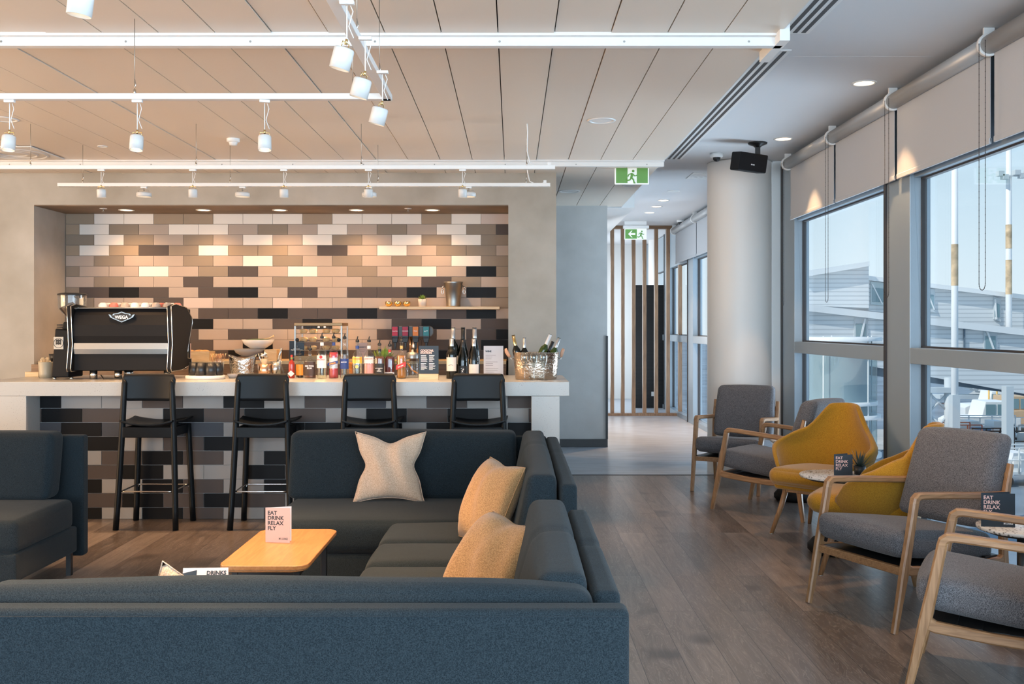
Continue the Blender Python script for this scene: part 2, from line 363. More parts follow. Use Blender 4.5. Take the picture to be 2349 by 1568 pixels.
M['leaf'] = mat('succulent_leaf', (.20, .30, .05), .5, noise=.4, ns=20)
M['dleaf'] = mat('dark_agave_leaf', (.03, .05, .045), .5)
M['ceram'] = mat('white_ceramic', (.78, .73, .68), .25)
M['pot'] = mat('pale_stone_pot', (.62, .55, .48), .7)
M['greycer'] = mat('grey_ceramic', (.30, .29, .29), .5)
M['red'] = mat('coral_ceramic', (.62, .16, .12), .35)
M['taupe'] = mat('taupe_ceramic', (.42, .33, .27), .35)
M['acryl'] = glassmat('clear_acrylic', (.97, .97, .97), .0)
# ------------------------------------------------------------------ key distances
Ds = 7.175; Dt = 7.39; Dbb = 8.18; Dw = 9.30; Dn = 9.956; ZT = 1.043; ZC = 2.90; ZR = 3.08; XG = 2.75
Dgw = 11.8; Dthr = 9.57; Dscr = 15.9
# ------------------------------------------------------------------ setting
f = MB(); f.box(-8, XG+.05, -3.5, Dthr, -.08, 0); struct(f.build('floor', M['floor']))
f = MB(); f.box(-8, XG+.05, Dthr, 24, -.08, -.001); struct(f.build('floor_corridor', M['vinyl']))
f = MB(); f.box(.3, XG, Dthr-.012, Dthr+.012, 0, .003); struct(f.build('trim_1', M['alud']))
# ceiling: metal planks with open joints, 280 mm wide
mb = MB(); e0 = 1.325; w = .2795
for k in range(34):
    x1 = e0-k*w; x0 = x1-w
    for (y0, y1) in ((-3.5, 4.85), (4.95, 8.55), (8.62, Dgw+.1)):
        g = .003; dz = .004 if (k*7 % 5) == 1 else 0
        mb.box(x0+g, x1-g, y0, y1, ZC+dz, ZC+.02, 0)
mb.box(-8.2, e0, -3.5, 12, ZC+.035, ZC+.4, 1)
struct(mb.build('ceiling', [M['ceilp'], M['seam']]))
mb = MB(); mb.box(-8.2, 1.49, 12, 24, ZC, ZC+.4)
mb.box(1.325, 1.33, -3.5, 24, ZC+.003, ZR+.02)
struct(mb.build('ceiling_step', M['whitem']))
mb = MB(); mb.box(1.33, XG+.15, -3.5, 24, ZR, ZR+.3)
mb.box(1.5, XG-.2, 5.93, 5.936, ZR-.0005, ZR); mb.box(1.5, XG-.2, 8.9, 8.906, ZR-.0005, ZR)
struct(mb.build('ceiling_right', M['plaster']))
for i, (d, h) in enumerate(((4.85, .055), (8.555, .05))):
    mb = MB(); mb.box(-8, e0, d, d+.10, ZC-.012, ZC+.03); mb.box(-8, e0+.02 if i == 0 else e0, d+.03, d+.08, ZC-h, ZC-.012)
    if i == 0: mb.box(e0-.02, e0+.03, d-.06, d+.34, ZC-h, ZC+.05)
    for k in range(14):
        mb.cyl((e0-.15-k*.62, d+.028, ZC-.034), (e0-.15-k*.62, d+.031, ZC-.034), .006, n=8, mat=1)
    struct(mb.build('trim_%d' % (i+2), [M['white'], M['steelb']], bevel=.003))
# bar wall with niche
xl = XX(78, Dw); xr = XX(1166, Dw); zt = ZZ(472, Dw); xe = XX(1276, Dw)
mb = MB(); mb.box(-8, xl, Dw, Dn+.25, 0, ZC+.1); mb.box(xl, xr, Dw, Dn+.25, zt+.01, ZC+.1); mb.box(xr, xe, Dw, Dn+.25, 0, ZC+.1)
mb.box(xl, xr, Dn+.02, Dn+.25, 0, zt+.01)
struct(mb.build('wall_back', M['conc']))
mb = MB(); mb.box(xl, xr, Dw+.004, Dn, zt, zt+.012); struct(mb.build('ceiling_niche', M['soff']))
mb = MB(); mb.box(-8, XX(1393, Dgw), Dgw, Dgw+.2, 0, ZC+.2); struct(mb.build('wall_corridor', M['concg']))
mb = MB(); mb.box(xe-.3, XX(1393, Dgw)+.004, Dgw-.02, Dgw+.002, 0, .095); mb.box(XX(1389.5, Dgw), XX(1393, Dgw)+.008, Dgw-.012, Dgw+.21, .095, ZZ(770, Dgw))
struct(mb.build('baseboard_corridor', M['black']))
mb = MB(); mb.box(-8.2, -8, -3.5, 12, -.1, ZR+.3); struct(mb.build('wall_left', M['conc']))
# niche tiles
TC = {'W': (.74, .68, .62), 'P': (.56, .46, .41), 'L': (.40, .325, .275), 'M': (.33, .25, .18), 'B': (.25, .20, .155), 'D': (.085, .068, .062), 'K': (.008, .008, .009), 'G': (.30, .285, .275), 'S': (.07, .072, .082)}
tm = {k: mat('tile_'+n, TC[k], .5, spec=.14) for k, n in zip('WPLMBDKGS', ('white', 'blush', 'taupe', 'sand', 'olive', 'umber', 'black', 'grey', 'slate'))}
grout = mat('tile_grout', (.22, .19, .17), .9); grout2 = mat('grey_grout', (.42, .42, .42), .9)
rows = ["MWWMMWWWMWWWMWP", "MWBLWWLBLWLBLWBD", "BWBLBLWLWBLWBWB", "MWMDBWMMLDLWLBBL", "LBLLBLWBLBLBLWB", "BLLWLBDLWLBLWLKB",
        "LBLLDLLBLLBLDBL", "BDKDLDKLDLDDKLKB", "BLLDPLLPLLLBLLB", "LLLLLDDKDDKDLDKL", "LLLLKLLDKLLDKLD", "LLLLDLDLLLLDDLDK", "LLLLDLKLDLLDDDK", "DDKDLDKDDKDLDKDD", "KDDKDDLDKDDKDDK", "DKDDKDDKDKDDKDKD"]
def tilewall(rows, D, px0, px1, first_a, first_b, step, z0, hz, zmin, keys, gm, name, parent=None, thk=.008):
    mb = MB(); mb.box(XX(px0, D), XX(px1, D), D, D+.02, zmin, z0, 0)
    g = .0016
    for r, row in enumerate(rows):
        zt_ = z0-r*hz; zb = max(zmin, zt_-hz)
        if zt_-zmin < .01: break
        edges = [px0]; e = first_a if r % 2 == 0 else first_b
        while e < px1-1: edges.append(e); e += step
        edges.append(px1)
        for i in range(len(edges)-1):
            c = row[i] if i < len(row) else random.choice(keys)
            xa, xb = XX(edges[i], D), XX(edges[i+1], D)
            if xb-xa < .004: continue
            mb.box(xa+g, xb-g, D-thk, D, zb+g, zt_-g, 1+keys.index(c))
    return mb.build(name, [gm]+[tm[k] for k in keys], parent, bevel=.0012, seg=1)
hz = 24.05*Dn/F
struct(tilewall(rows, Dn, 151.5, 1186, 216.4, 182.6, 68.25, zt, hz, 0.9, 'WPLMBDK', grout, 'wall_niche'))
# ------------------------------------------------------------------ window wall
def mullion(mb, y0, y1, z0, z1, x0=XG-.14, x1=XG+.05): mb.box(x0, x1, y0, y1, z0, z1)
ZH = 2.445; ZRT = 1.306; ZRB = 1.20
n = 0
def window(y0, y1, name):
    """one bay: y0 nearer the camera"""
    global n
    fr = MB()
    fr.box(XG-.09, XG+.05, y1-.42, y1-.02, .0, ZR-.02); fr.box(XG-.02, XG+.05, y0+.02, y0+.06, 0, ZR-.02)
    fr.box(XG-.09, XG+.05, y0+.02, y1-.42, ZRB, ZRT); fr.box(XG-.06, XG+.05, y0+.02, y1-.42, ZH, ZR-.02); fr.box(XG-.09, XG+.05, y0+.02, y1-.42, 0, .07)
    w = struct(fr.build(name, M['alu'], bevel=.004))
    g = MB(); g.box(XG-.004, XG+.004, y0+.06, y1-.42, ZRT, ZH); g.box(XG-.004, XG+.004, y0+.06, y1-.42, .07, ZRB); g.build('pane', M['glass'], w)
    k = MB(); k.box(XG-.1, XG+.05, y1-.02, y1+.02, 0, ZR-.02)
    for (a, b, c, d) in ((y0+.06, y1-.42, ZRT, ZRT+.012), (y0+.06, y1-.42, ZH-.012, ZH)): k.box(XG-.015, XG+.02, a, b, c, d)
    for (c, d) in ((.07, ZRB), (ZRT, ZH)): k.box(XG-.015, XG+.02, y1-.432, y1-.42, c, d)
    k.build('gasket', M['alud'], w)
window(6.99, 9.68, 'window_1'); window(4.30, 6.99, 'window_2'); window(1.61, 4.30, 'window_3'); window(-1.08, 1.61, 'window_4'); window(-3.5, -1.08, 'window_5')
window(12.6, 14.9, 'window_6'); window(10.3, 12.6, 'window_7'); window(14.9, 17.2, 'window_8'); window(17.2, 19.6, 'window_9')
mb = MB(); mb.box(XG-.24, XG+.05, 9.72, 10.28, 0, ZR)
for z in (.0, ZZ(790, 9.7), ZZ(461, 9.7)): mb.box(XG-.243, XG-.22, 9.714, 9.74, z-.004, z+.004, 1)
struct(mb.build('wall_pier', [M['whitem'], M['alud']]))
# column
mb = MB(); cc = (2.27, 9.82); mb.lathe([(.316, 0), (.316, ZR)], (cc[0], cc[1], 0), 64); mb.lathe([(.32, ZR-.012), (.32, ZR)], (cc[0], cc[1], 0), 64)
mb.cyl((cc[0], cc[1], ZR-.01), (cc[0], cc[1], ZR), .32, n=64)
struct(mb.build('column', M['colm']))
# corridor end
mb = MB(); mb.box(-1, XG+.2, 19.6, 19.8, 0, ZR+.1); struct(mb.build('wall_end', M['whitem']))
# ------------------------------------------------------------------ bar counter
bar = thing('bar_counter', 'long speckled white stone bar counter with dark tiled front', 'bar counter', (0, Ds, 0))
xa, xb = -3.92, XX(1306, Ds)
def L(mb, name, m, par, **k):            # world-built mesh parented to a thing without rotation
    o = mb.build(name, m, par, **k); o.location = -par.location; return o
mb = MB(); mb.box(xa, xb, Ds, Dbb, ZT-.103, ZT); L(mb, 'countertop', M['counter'], bar, bevel=.003)
mb = MB(); mb.box(xa, XX(60, Ds), Ds, Dbb, 0, ZT-.1035); L(mb, 'end_panel', M['counter'], bar, bevel=.003)
mb = MB(); mb.box(XX(1219, Ds), XX(1284, Ds), Ds, Dbb, 0, ZT-.1035); L(mb, 'end_panel', M['counter'], bar, bevel=.003)
frows = ["KGGDGKGDSGDGD", "DKDGKDKDGKDKGD", "SKSSSGKKDGKGK", "KGKGDKGDKGKDG", "KGDKDGKGDKGDK", "KDDKGGKDGKDGK", "KKGKDGKGDKGDK", "KDDKDKDGKDKGD", "KKGKDGDKGDKGK", "KDKGDKDKDKDKD"]
o = tilewall(frows, Dt, 92, 1219, 141, 96, 93.05, ZT-.1035, 32.45*Dt/F, 0.0, 'GDSK', grout2, 'tiled_front', bar); o.location = -bar.location
mb = MB(); mb.box(XX(60, Ds), XX(1219, Ds), Dt+.02, Dbb-.05, 0, ZT-.1035); L(mb, 'carcass', M['blackp'], bar)
# back counter inside the niche
bc = thing('back_counter', 'low timber back counter along the foot of the tiled niche', 'counter', (-2.2, 9.6, 0))
mb = MB(); mb.box(xl+.02, xr-.02, 9.36, Dn-.012, 0, 1.09); L(mb, 'cabinet', M['brownw'], bc)
mb = MB(); mb.box(xl+.02, xr-.02, 9.34, Dn-.01, 1.09, 1.12); L(mb, 'worktop', M['lightw'], bc, bevel=.002)
# wall shelf
sh = thing('wall_shelf', 'thin floating timber shelf on the tiled wall', 'shelf', (XX(1008, 9.8), 9.80, ZZ(709, 9.74)))
mb = MB(); mb.box(XX(870, 9.74)-sh.location.x, XX(1146, 9.74)-sh.location.x, -.07, .148, 0, .026); mb.build('board', M['lightw'], sh, bevel=.002)
SHZ = sh.location.z+.026
# ------------------------------------------------------------------ bar stools
def make_stool():
    t = thing('bar_stool', 'black wooden bar stool with curved backrest, first from the left at the bar', 'bar stool', (0, 0, 0), 0, 'bar stools along the tiled bar front')
    for s in (-1, 1):
        mb = MB(); p = []
        for k in range(9):
            u = k/8; z = 1.068*u; y = .0+.045*u+.012*math.sin(PI*u); x = s*(.215-.045*u)
            p.append((x, y, z))
        rad = [.0205+.001*math.sin(PI*k/8) for k in range(9)]; rad[-1] = .006; p.insert(8, (s*.1705, .0455, 1.045)); rad.insert(8, .019)
        mb.tube(p, rad, 14); mb.build('leg', M['blackw'], t)
        mb = MB(); p = [(s*(.215-.03*k/6), .36-.02*k/6, .725*k/6) for k in range(7)]
        mb.tube(p, [.021]*7, 14); mb.build('leg', M['blackw'], t)
    # seat: dished plywood
    mb = MB(); nx, ny = 14, 12; top = []; bot = []
    for j in range(ny+1):
        for i in range(nx+1):
            u = -1+2*i/nx; v = j/ny
            hw = .19+.035*v; x = u*hw*(1-.02*v); y = -.005+.385*v-.03*(u*u)*(v)
            z = .735+.030*abs(u)**2.2+.012*(2*v-1)**2
            top.append((x, y, z+.008)); bot.append((x, y, z-.006))
    N = (nx+1)*(ny+1); fs = []; idx = lambda i, j: j*(nx+1)+i
    for j in range(ny):
        for i in range(nx):
            fs.append((idx(i, j), idx(i+1, j), idx(i+1, j+1), idx(i, j+1))); fs.append(tuple(N+q for q in (idx(i, j), idx(i, j+1), idx(i+1, j+1), idx(i+1, j))))
    per = [idx(i, 0) for i in range(nx)]+[idx(nx, j) for j in range(ny)]+[idx(i, ny) for i in range(nx, 0, -1)]+[idx(0, j) for j in range(ny, 0, -1)]
    for k in range(len(per)): a, b = per[k], per[(k+1) % len(per)]; fs.append((a, N+a, N+b, b))
    mb.add(top+bot, fs, 0, True); mb.build('seat', M['blackw'], t, bevel=.002)
    mb = MB(); mb.box(-.175, .175, .02, .045, .655, .73); mb.box(-.175, .175, .31, .335, .66, .73); mb.box(-.187, -.167, .03, .34, .66, .728); mb.box(.167, .187, .03, .34, .66, .728)
    mb.build('apron', M['blackw'], t, bevel=.004)
    # backrest: curved panel in front of the posts
    mb = MB(); nx = 16; poly = rr(-1, 1, 0, 1, .14, 5)
    def bp(a, zz, off):
        z = .915+zz*.195; hw = .178+.017*zz
        x = a*hw; y = .078-.028*(a*a)+.012*zz+off
        return (x, y, z)
    vs = []; fs = []; nu, nv = 20, 8
    def ins(u, v):   # rounded corners
        r = .16; ru = abs(u); c = 0
        lim = 1
        if ru > 1-r:
            q = (ru-(1-r))/r; c = (1-math.sqrt(max(0, 1-q*q)))*.22
        return c
    for off in (-.009, .009):
        for j in range(nv+1):
            for i in range(nu+1):
                u = -1+2*i/nu; v = j/nv; c = ins(u, v); vv = c+(1-2*c)*v; vs.append(bp(u, vv, off))
    N = (nu+1)*(nv+1); idx = lambda i, j: j*(nu+1)+i
    for j in range(nv):
        for i in range(nu):
            fs.append((idx(i, j), idx(i+1, j), idx(i+1, j+1), idx(i, j+1))); fs.append((N+idx(i, j), N+idx(i, j+1), N+idx(i+1, j+1), N+idx(i+1, j)))
    per = [idx(i, 0) for i in range(nu)]+[idx(nu, j) for j in range(nv)]+[idx(i, nv) for i in range(nu, 0, -1)]+[idx(0, j) for j in range(nv, 0, -1)]
    for k in range(len(per)): a, b = per[k], per[(k+1) % len(per)]; fs.append((a, b, N+b, N+a))
    mb.add(vs, fs, 0, True); mb.build('backrest', M['blackw'], t)
    mb = MB(); q = [(-.185, .018, .272), (.185, .018, .272), (.192, .33, .275), (-.192, .33, .275)]
    pts = []
    for i in range(4):
        a = Vector(q[i-1]); b = Vector(q[i]); c = Vector(q[(i+1) % 4]); d1 = (a-b).normalized()*.03; d2 = (c-b).normalized()*.03
        for k in range(5): u = k/4; pts.append((b+d1)*(1-u)**2+b*2*u*(1-u)+(b+d2)*u*u)
    mb.tube(pts, .0055, 8, closed=True); fr = mb.build('footrest', M['steel'], t)
    for x in (-.192, .192):
        mb = MB(); mb.cyl((x, .338, .262), (x, .352, .262), .007, n=10); mb.build('bolt', M['steel'], fr)
    return t
st = make_stool()
sx = [-2.61, -1.795, -1.025, -.245]; lab = ['first from the left at the bar, below the coffee machine', 'second from the left at the bar', 'third from the left, behind the sofa', 'at the right end of the bar behind the sofa']
for i, x in enumerate(sx):
    o = st if i == 0 else dup(st)
    o.location = (x, 6.975, 0); o.rotation_euler = (0, 0, (-.02, 0, .02, .03)[i]); o['label'] = 'black wooden bar stool, '+lab[i]
# ------------------------------------------------------------------ sofas
CH = M['char']
def seam(pts, par, r=.0022, name='piping', m=None): mb = MB(); mb.tube(pts, r, 6); return mb.build(name, m or M['black'], par)
# far sofa (faces the camera)
sA = thing('sofa', 'charcoal sofa section with its back to the bar, facing the camera', 'sofa', (-.55, 5.5, 0), 0, 'charcoal sofa sections')
def off(p, q): return (p[0]-q.location.x, p[1]-q.location.y, p[2])
def lean(amt, z0): return lambda p: Vector((p.x, p.y+amt*(p.z-z0), p.z))
soft('seat_cushion', off((-.61, 5.40, .365), sA), (.675, .365, .085), .045, CH, sA, puff=(.005, .012, .012), seed=1, wr=.0015)
soft('back_cushion', off((-.645, 5.80, .64), sA), (.665, .085, .188), .04, CH, sA, puff=(0, .012, .008), shear=lean(.28, 0), seed=2, wr=.002)
soft('back_frame', off((-.56, 5.955, .43), sA), (.765, .035, .355), .02, CH, sA)
soft('base', off((-.61, 5.44, .19), sA), (.665, .40, .085), .02, CH, sA)
for x in (-1.24, .0):
    for y in (5.1, 5.86): mb = MB(); mb.box(x-.012, x+.012, y-.012, y+.012, 0, .11); L(mb, 'leg', M['black'], sA).location = (-sA.location.x, -sA.location.y, 0)
# left sofa
sL = thing('sofa', 'charcoal sofa section at the left edge with a thin black leg', 'sofa', (-3.2, 5.4, 0), 0, 'charcoal sofa sections')
soft('seat_cushion', off((-3.24, 5.37, .365), sL), (.69, .335, .085), .035, CH, sL, puff=(.008, .012, .014), seed=3, wr=.0015)
soft('back_cushion', off((-3.33, 5.73, .64), sL), (.665, .085, .19), .04, CH, sL, puff=(.01, .014, .008), shear=lean(.2, 0), seed=4, wr=.002)
soft('back_frame', off((-3.26, 5.885, .44), sL), (.70, .04, .36), .018, CH, sL)
soft('base', off((-3.24, 5.40, .205), sL), (.685, .36, .075), .015, CH, sL)
for x, y in ((-2.585, 5.72), (-2.6, 5.12), (-3.85, 5.72)): mb = MB(); mb.box(x-.014, x+.014, y-.014, y+.014, 0, .135); mb.build('leg', M['black'], sL, loc=(-sL.location.x, -sL.location.y, 0))
# right side sofas
def side_sofa(name, label, y0, y1, crease, seat, z0=.82):
    t = thing(name, label, 'sofa', (0, (y0+y1)/2, 0), 0, 'charcoal sofa sections')
    c = (y0+y1)/2; h = (y1-y0)/2
    def dent(p):
        k = math.exp(-((p.y-(crease-c))/.025)**2); p = Vector((p.x*(1-.07*k), p.y, p.z-.010*k*(1 if p.z > 0 else 0)))
        return p
    soft('back_frame', (.234, 0, .43), (.036, h, .36), .02, CH, t, shear=dent, n=26)
    def sh(p): p = dent(p); q = (p.z+.2)/.4; return Vector((p.x+.10*q-.05, p.y, p.z))
    # wedge shaped back cushion
    def wedge(p):
        q = (p.z+.19)/.38
        p = Vector(((p.x-.08)*(1.45-.55*q)+.08, p.y, p.z)); return dent(p)
    soft('back_cushion', (.118, .0, .64), (.068, h-.012, .188), .032, CH, t, puff=(.012, .004, .008), shear=wedge, n=26, wr=.002, seed=int(y0*10))
    for (a, b) in seat:
        soft('seat_cushion', (-.305, (a+b)/2-c, .365), (.325, (b-a)/2-.002, .085), .045, CH, t, puff=(.012, .002, .012), wr=.0015, seed=int(a*7))
    a = min(s[0] for s in seat); b = max(s[1] for s in seat)
    soft('base', (-.2, (a+b)/2-c, .19), (.40, (b-a)/2-.01, .085), .02, CH, t)
    for y in (a+.1, b-.1):
        for x in (-.5, .15): mb = MB(); mb.box(x-.012, x+.012, y-c-.012, y-c+.012, 0, .11); mb.build('leg', M['black'], t)
    return t
sB = side_sofa('sofa', 'charcoal side sofa section further from the camera, beside the walkway', 4.09, 5.88, 5.17, [(4.14, 4.55), (4.56, 5.03)])
sB2 = side_sofa('sofa', 'charcoal side sofa section nearer the camera, beside the walkway', 2.44, 3.55, 3.0, [(3.0, 4.12)])
# front sofa, seen from behind
sC = thing('sofa', 'long charcoal sofa in the foreground seen from behind', 'sofa', (-.65, 2.6, 0), 0, 'charcoal sofa sections')
soft('back_frame', off((-.60, 2.32, .43), sC), (.873, .038, .36), .018, CH, sC, n=20)
soft('back_cushion', off((-.55, 2.425, .635), sC), (.752, .068, .183), .045, CH, sC, puff=(0, .01, .012), n=24, seed=9, wr=.003, shear=lambda p: Vector((p.x, p.y+.05*(.19-p.z), p.z-.05*max(0, p.x/.735-.45)**2)))
soft('seat_cushion', off((-.64, 2.72, .365), sC), (.81, .27, .085), .045, CH, sC, puff=(0, .01, .01))
soft('base', off((-.62, 2.68, .19), sC), (.83, .30, .085), .02, CH, sC)
for x in (-1.4, .1):
    for y in (2.4, 2.9): mb = MB(); mb.box(x-.012, x+.012, y-.012, y+.012, 0, .11); mb.build('leg', M['black'], sC, loc=(-sC.location.x, -sC.location.y, 0))
# topstitching (local seam lines)
seam([off((-1.466, 2.2815, .775), sC), off((.268, 2.2815, .775), sC)], sC, .0015, 'topstitch', CH)
# ------------------------------------------------------------------ cushions
def pillow(name, label, loc, size, thick, m, R, pinch=.16, dent=.12, side=None, seed=0, group='scatter cushions on the charcoal sofas'):
    n = 26; mb = MB(); top = []; bot = []
    for j in range(n+1):
        for i in range(n+1):
            u = -1+2*i/n; v = -1+2*j/n
            eu = 1-pinch*(1-v*v)**1.0; ev = 1-pinch*(1-u*u)**1.0
            x = u*eu; z = v*ev
            if v > 0: z -= dent*math.exp(-(u/.33)**2)*v**2
            if side: x -= math.copysign(side*math.exp(-((v-.05)/.28)**2), u)*abs(u)**3
            t = thick*(max(0, (1-u**4))*max(0, (1-v**4)))**.55*(.82+.18*math.sin(3*u+seed))
            if v > 0: t *= 1-.35*math.exp(-(u/.2)**2)*v
            wv = .012*math.sin(7*u+3*v+seed)*(1-u*u)*(1-v*v)
            top.append((x*size, -t+wv, z*size)); bot.append((x*size, t+wv, z*size))
    N = (n+1)**2; idx = lambda i, j: j*(n+1)+i; fs = []
    for j in range(n):
        for i in range(n):
            fs.append((idx(i, j), idx(i+1, j), idx(i+1, j+1), idx(i, j+1))); fs.append((N+idx(i, j), N+idx(i, j+1), N+idx(i+1, j+1), N+idx(i+1, j)))
    mb.add(top+bot, fs, 0, True); o = mb.build(name, m); o.matrix_world = Matrix.Translation(loc) @ R
    per = [top[idx(i, 0)] for i in range(n)]+[top[idx(n, j)] for j in range(n)]+[top[idx(i, n)] for i in range(n, 0, -1)]+[top[idx(0, j)] for j in range(n, 0, -1)]
    mb = MB(); mb.tube(per, .0022, 6, closed=True); mb.build('piping', m, o)
    return tag(o, label, 'cushion', group)
pillow('cushion', 'blush beige square cushion with a chopped V top leaning on the far sofa back', (XX(897, 5.66), 5.60, .645), .205, .062, M['cream'], RX(-.24), .17, .17, .16, 1)
pillow('cushion', 'tan woven cushion standing on edge against the far side sofa back', (-.10, 4.50, .640), .20, .10, M['tan'], RZ(-1.15) @ RX(-.42), .05, .06, None, 2)
pillow('cushion', 'tan woven cushion nearest the camera, tilted against the side sofa back', (-.075, 3.45, .60), .195, .10, M['tan'], RZ(-1.05) @ RX(-.62), .05, .06, None, 3)
pillow('cushion', 'cream cushion mostly hidden behind the foreground sofa, only its corner showing', (-.86, 2.68, .565), .20, .06, M['cream'], RZ(.15) @ RX(.25) @ RY(.5), .14, .04, None, 4)
# ------------------------------------------------------------------ wooden side tables
def side_table(label, x, y):
    t = thing('side_table', label, 'table', (x, y, 0), 0, 'small oak laptop tables by the sofas')
    hx, hy = .178, .355
    mb = MB(); mb.prism(rr(-hx, hx, -hy, hy, .055, 7), .482, .5, axis='z'); mb.prism(rr(-hx+.006, hx-.006, -hy+.006, hy-.006, .055, 7), .474, .482, axis='z')
    mb.prism(rr(-hx+.022, hx-.022, -hy+.022, hy-.022, .05, 7), .468, .474, axis='z'); mb.build('tabletop', M['oakt'], t, bevel=.003)
    for sx_ in (-1, 1):
        for sy in (-1, 1):
            mb = MB(); mb.box(sx_*.125-.013, sx_*.125+.013, sy*.28-.013, sy*.28+.013, 0, .468); mb.build('leg', M['black'], t, bevel=.003)
    mb = MB()
    for sx_ in (-1, 1): mb.box(sx_*.125-.012, sx_*.125+.012, -.27, .27, .445, .468); mb.prism([(sx_*.115, .468), (sx_*.03, .468), (sx_*.115, .43)][::sx_], -.285, -.275)
    mb.box(-.12, .12, -.29, -.27, .448, .468); mb.box(-.12, .12, .27, .29, .448, .468)
    mb.build('underframe', M['black'], t); return t
side_table('small rounded oak laptop table with black legs in front of the far sofa', -.995, 4.245)
side_table('oak side table hidden behind the foreground sofa under the DRINKS card', -1.02, 3.28)
# ------------------------------------------------------------------ table cards
def leaf_card(label, loc, rz, dark, open_a=.42, w=.112, h=.152):
    t = thing('menu_card', label, 'menu card', loc, rz, 'folded EAT DRINK RELAX FLY cards')
    a = M['navy'] if dark else M['cardp']; ink = M['pinkink'] if dark else M['ink']
    mb = MB(); mb.box(0, w, -.0004, .0004, 0, h); mb.build('front_leaf', a, t, M=RZ(-open_a*.35))
    mb = MB(); mb.box(0, w, -.0004, .0004, 0, h); bl = mb.build('back_leaf', M['navy'] if dark else M['cardw'], t, M=RZ(open_a*.65))
    MM = RZ(-open_a*.35)
    textmesh('lettering', 'EAT\nDRINK\nRELAX\nFLY', .0245, ink, t, MM @ T(.010, -.0006, h-.030) @ FACE, bold=.02, lh=.92, sx=1.0)
    textmesh('lettering', 'MY LOUNGE', .0125, M['whiteink'] if dark else ink, t, MM @ T(w-.009, -.0006, .013) @ FACE, align='RIGHT', bold=.012, sx=.58)
    return t
leaf_card('pink folded card reading EAT DRINK RELAX FLY on the oak laptop table', (XX(609, 4.32), 4.32, .5), 0, False)
t = thing('menu_card', 'white and navy tent card reading DRINKS poking up behind the foreground sofa', 'menu card', (-1.02, 3.26, .5), .05)
mb = MB(); mb.prism([(-.04, 0), (.04, 0), (0, .148)], -.074, .074, axis='x'); o = mb.build('tent', M['cardw'], t)
mb = MB(); mb.add([(-.0745, .0388, .0), (-.0745, -.0412, 0), (.02, -.0018, .1465), (-.0745, -.0018, .1465)], [(0, 1, 2, 3)]); 
mb = MB(); mb.prism([(-.074, .08), (-.074, .136), (-.028, .146), (-.028, .08)], -.0022, -.0012, M=T(0, 0, 0)); mb.build('navy_panel', M['navy'], t, M=T(0, -.0400, .0) @ RX(-.2639))
textmesh('lettering', 'DRINKS', .0185, M['navy'], t, T(.069, -.0085, .1265) @ RX(-.2639) @ FACE, align='RIGHT', bold=.03)
# ------------------------------------------------------------------ oak armchairs with grey cushions
def make_arm():
    t = thing('armchair', 'x', 'armchair', (0, 0, 0), 0, 'grey wool armchairs with oak frames')
    wo = .29
    for s in (-1, 1):
        x = s*wo
        mb = MB(); mb.sweep([(-.405, 0), (-.372, .15), (-.338, .30), (-.305, .46), (-.286, .555), (-.276, .605)], [.030, .032, .034, .036, .038, .038], [.030, .036, .048, .042, .040, .040], x); mb.build('leg', M['oakz'], t)
        mb = MB(); mb.sweep([(-.278, .598), (-.272, .622), (-.255, .636), (-.23, .638), (-.10, .630), (.08, .617), (.26, .604), (.335, .602)], [.038, .040, .042, .043, .044, .044, .042, .040], [.040, .040, .037, .033, .032, .032, .034, .036], x); mb.build('armrest', M['oak'], t)
        mb = MB(); mb.sweep([(.375, 0), (.352, .16), (.335, .30), (.33, .42), (.34, .55), (.362, .66), (.385, .755)], [.030, .032, .034, .036, .036, .034, .030], [.030, .036, .046, .044, .046, .036, .026], x); mb.build('leg', M['oakz'], t)
        mb = MB(); mb.sweep([(-.345, .305), (-.30, .285), (-.1, .268), (.1, .262), (.3, .272), (.34, .29)], .030, [.06, .046, .042, .042, .046, .06], x); mb.build('side_rail', M['oak'], t)
    mb = MB(); mb.box(-wo+.01, wo-.01, -.35, -.32, .262, .302); mb.build('front_rail', M['oak'], t, bevel=.005)
    mb = MB(); mb.box(-wo+.01, wo-.01, .31, .335, .25, .29); mb.build('rear_rail', M['oak'], t, bevel=.005)
    mb = MB()
    for y, z in ((.352, .60), (.372, .69)): mb.box(-wo+.01, wo-.01, y-.008, y+.008, z-.02, z+.02)
    mb.build('back_slat', M['oak'], t, bevel=.004)
    mb = MB()
    for k in range(7): y = -.27+.09*k; mb.box(-wo+.015, wo-.015, y-.0455, y+.0455, .289-.012*math.sin(PI*k/6), .300-.012*math.sin(PI*k/6))
    mb.build('webbing', M['black'], t)
    def seat(p): return Vector((p.x*(1.0+.03*(-p.y/.3)), p.y, p.z+.035*(-p.y/.31)))
    soft('seat_cushion', (0, -.03, .375), (.270, .340, .066), .045, M['grey'], t, puff=(.004, .018, .016), shear=seat, seed=5, wr=.0015)
    def back(p): k = max(0, (p.z+.25)/.5); return Vector((p.x*(1-.05*k), p.y+.34*(p.z), p.z))
    soft('back_cushion', (0, .325, .665), (.272, .068, .228), .042, M['grey'], t, puff=(.006, .018, .01), shear=back, seed=6, wr=.0015)
    return t
ac = make_arm()
def ang(fx, fy): return math.atan2(fx, -fy)          # rotation whose front (-Y) looks along (fx, fy)
arms = [((2.045, 5.06), (-.906, -.42), 'grey armchair with oak arms in the middle right, its whole front towards the camera'),
        ((2.04, 3.92), (-.885, .465), 'grey armchair with oak arms nearest the camera, cut by the right edge'),
        ((2.02, 8.86), (-.45, -.89), 'grey armchair with oak arms furthest away, standing before the round column'),
        ((2.08, 7.73), (-.72, .69), 'grey armchair with oak arms turned away to the window, behind the mustard chair')]
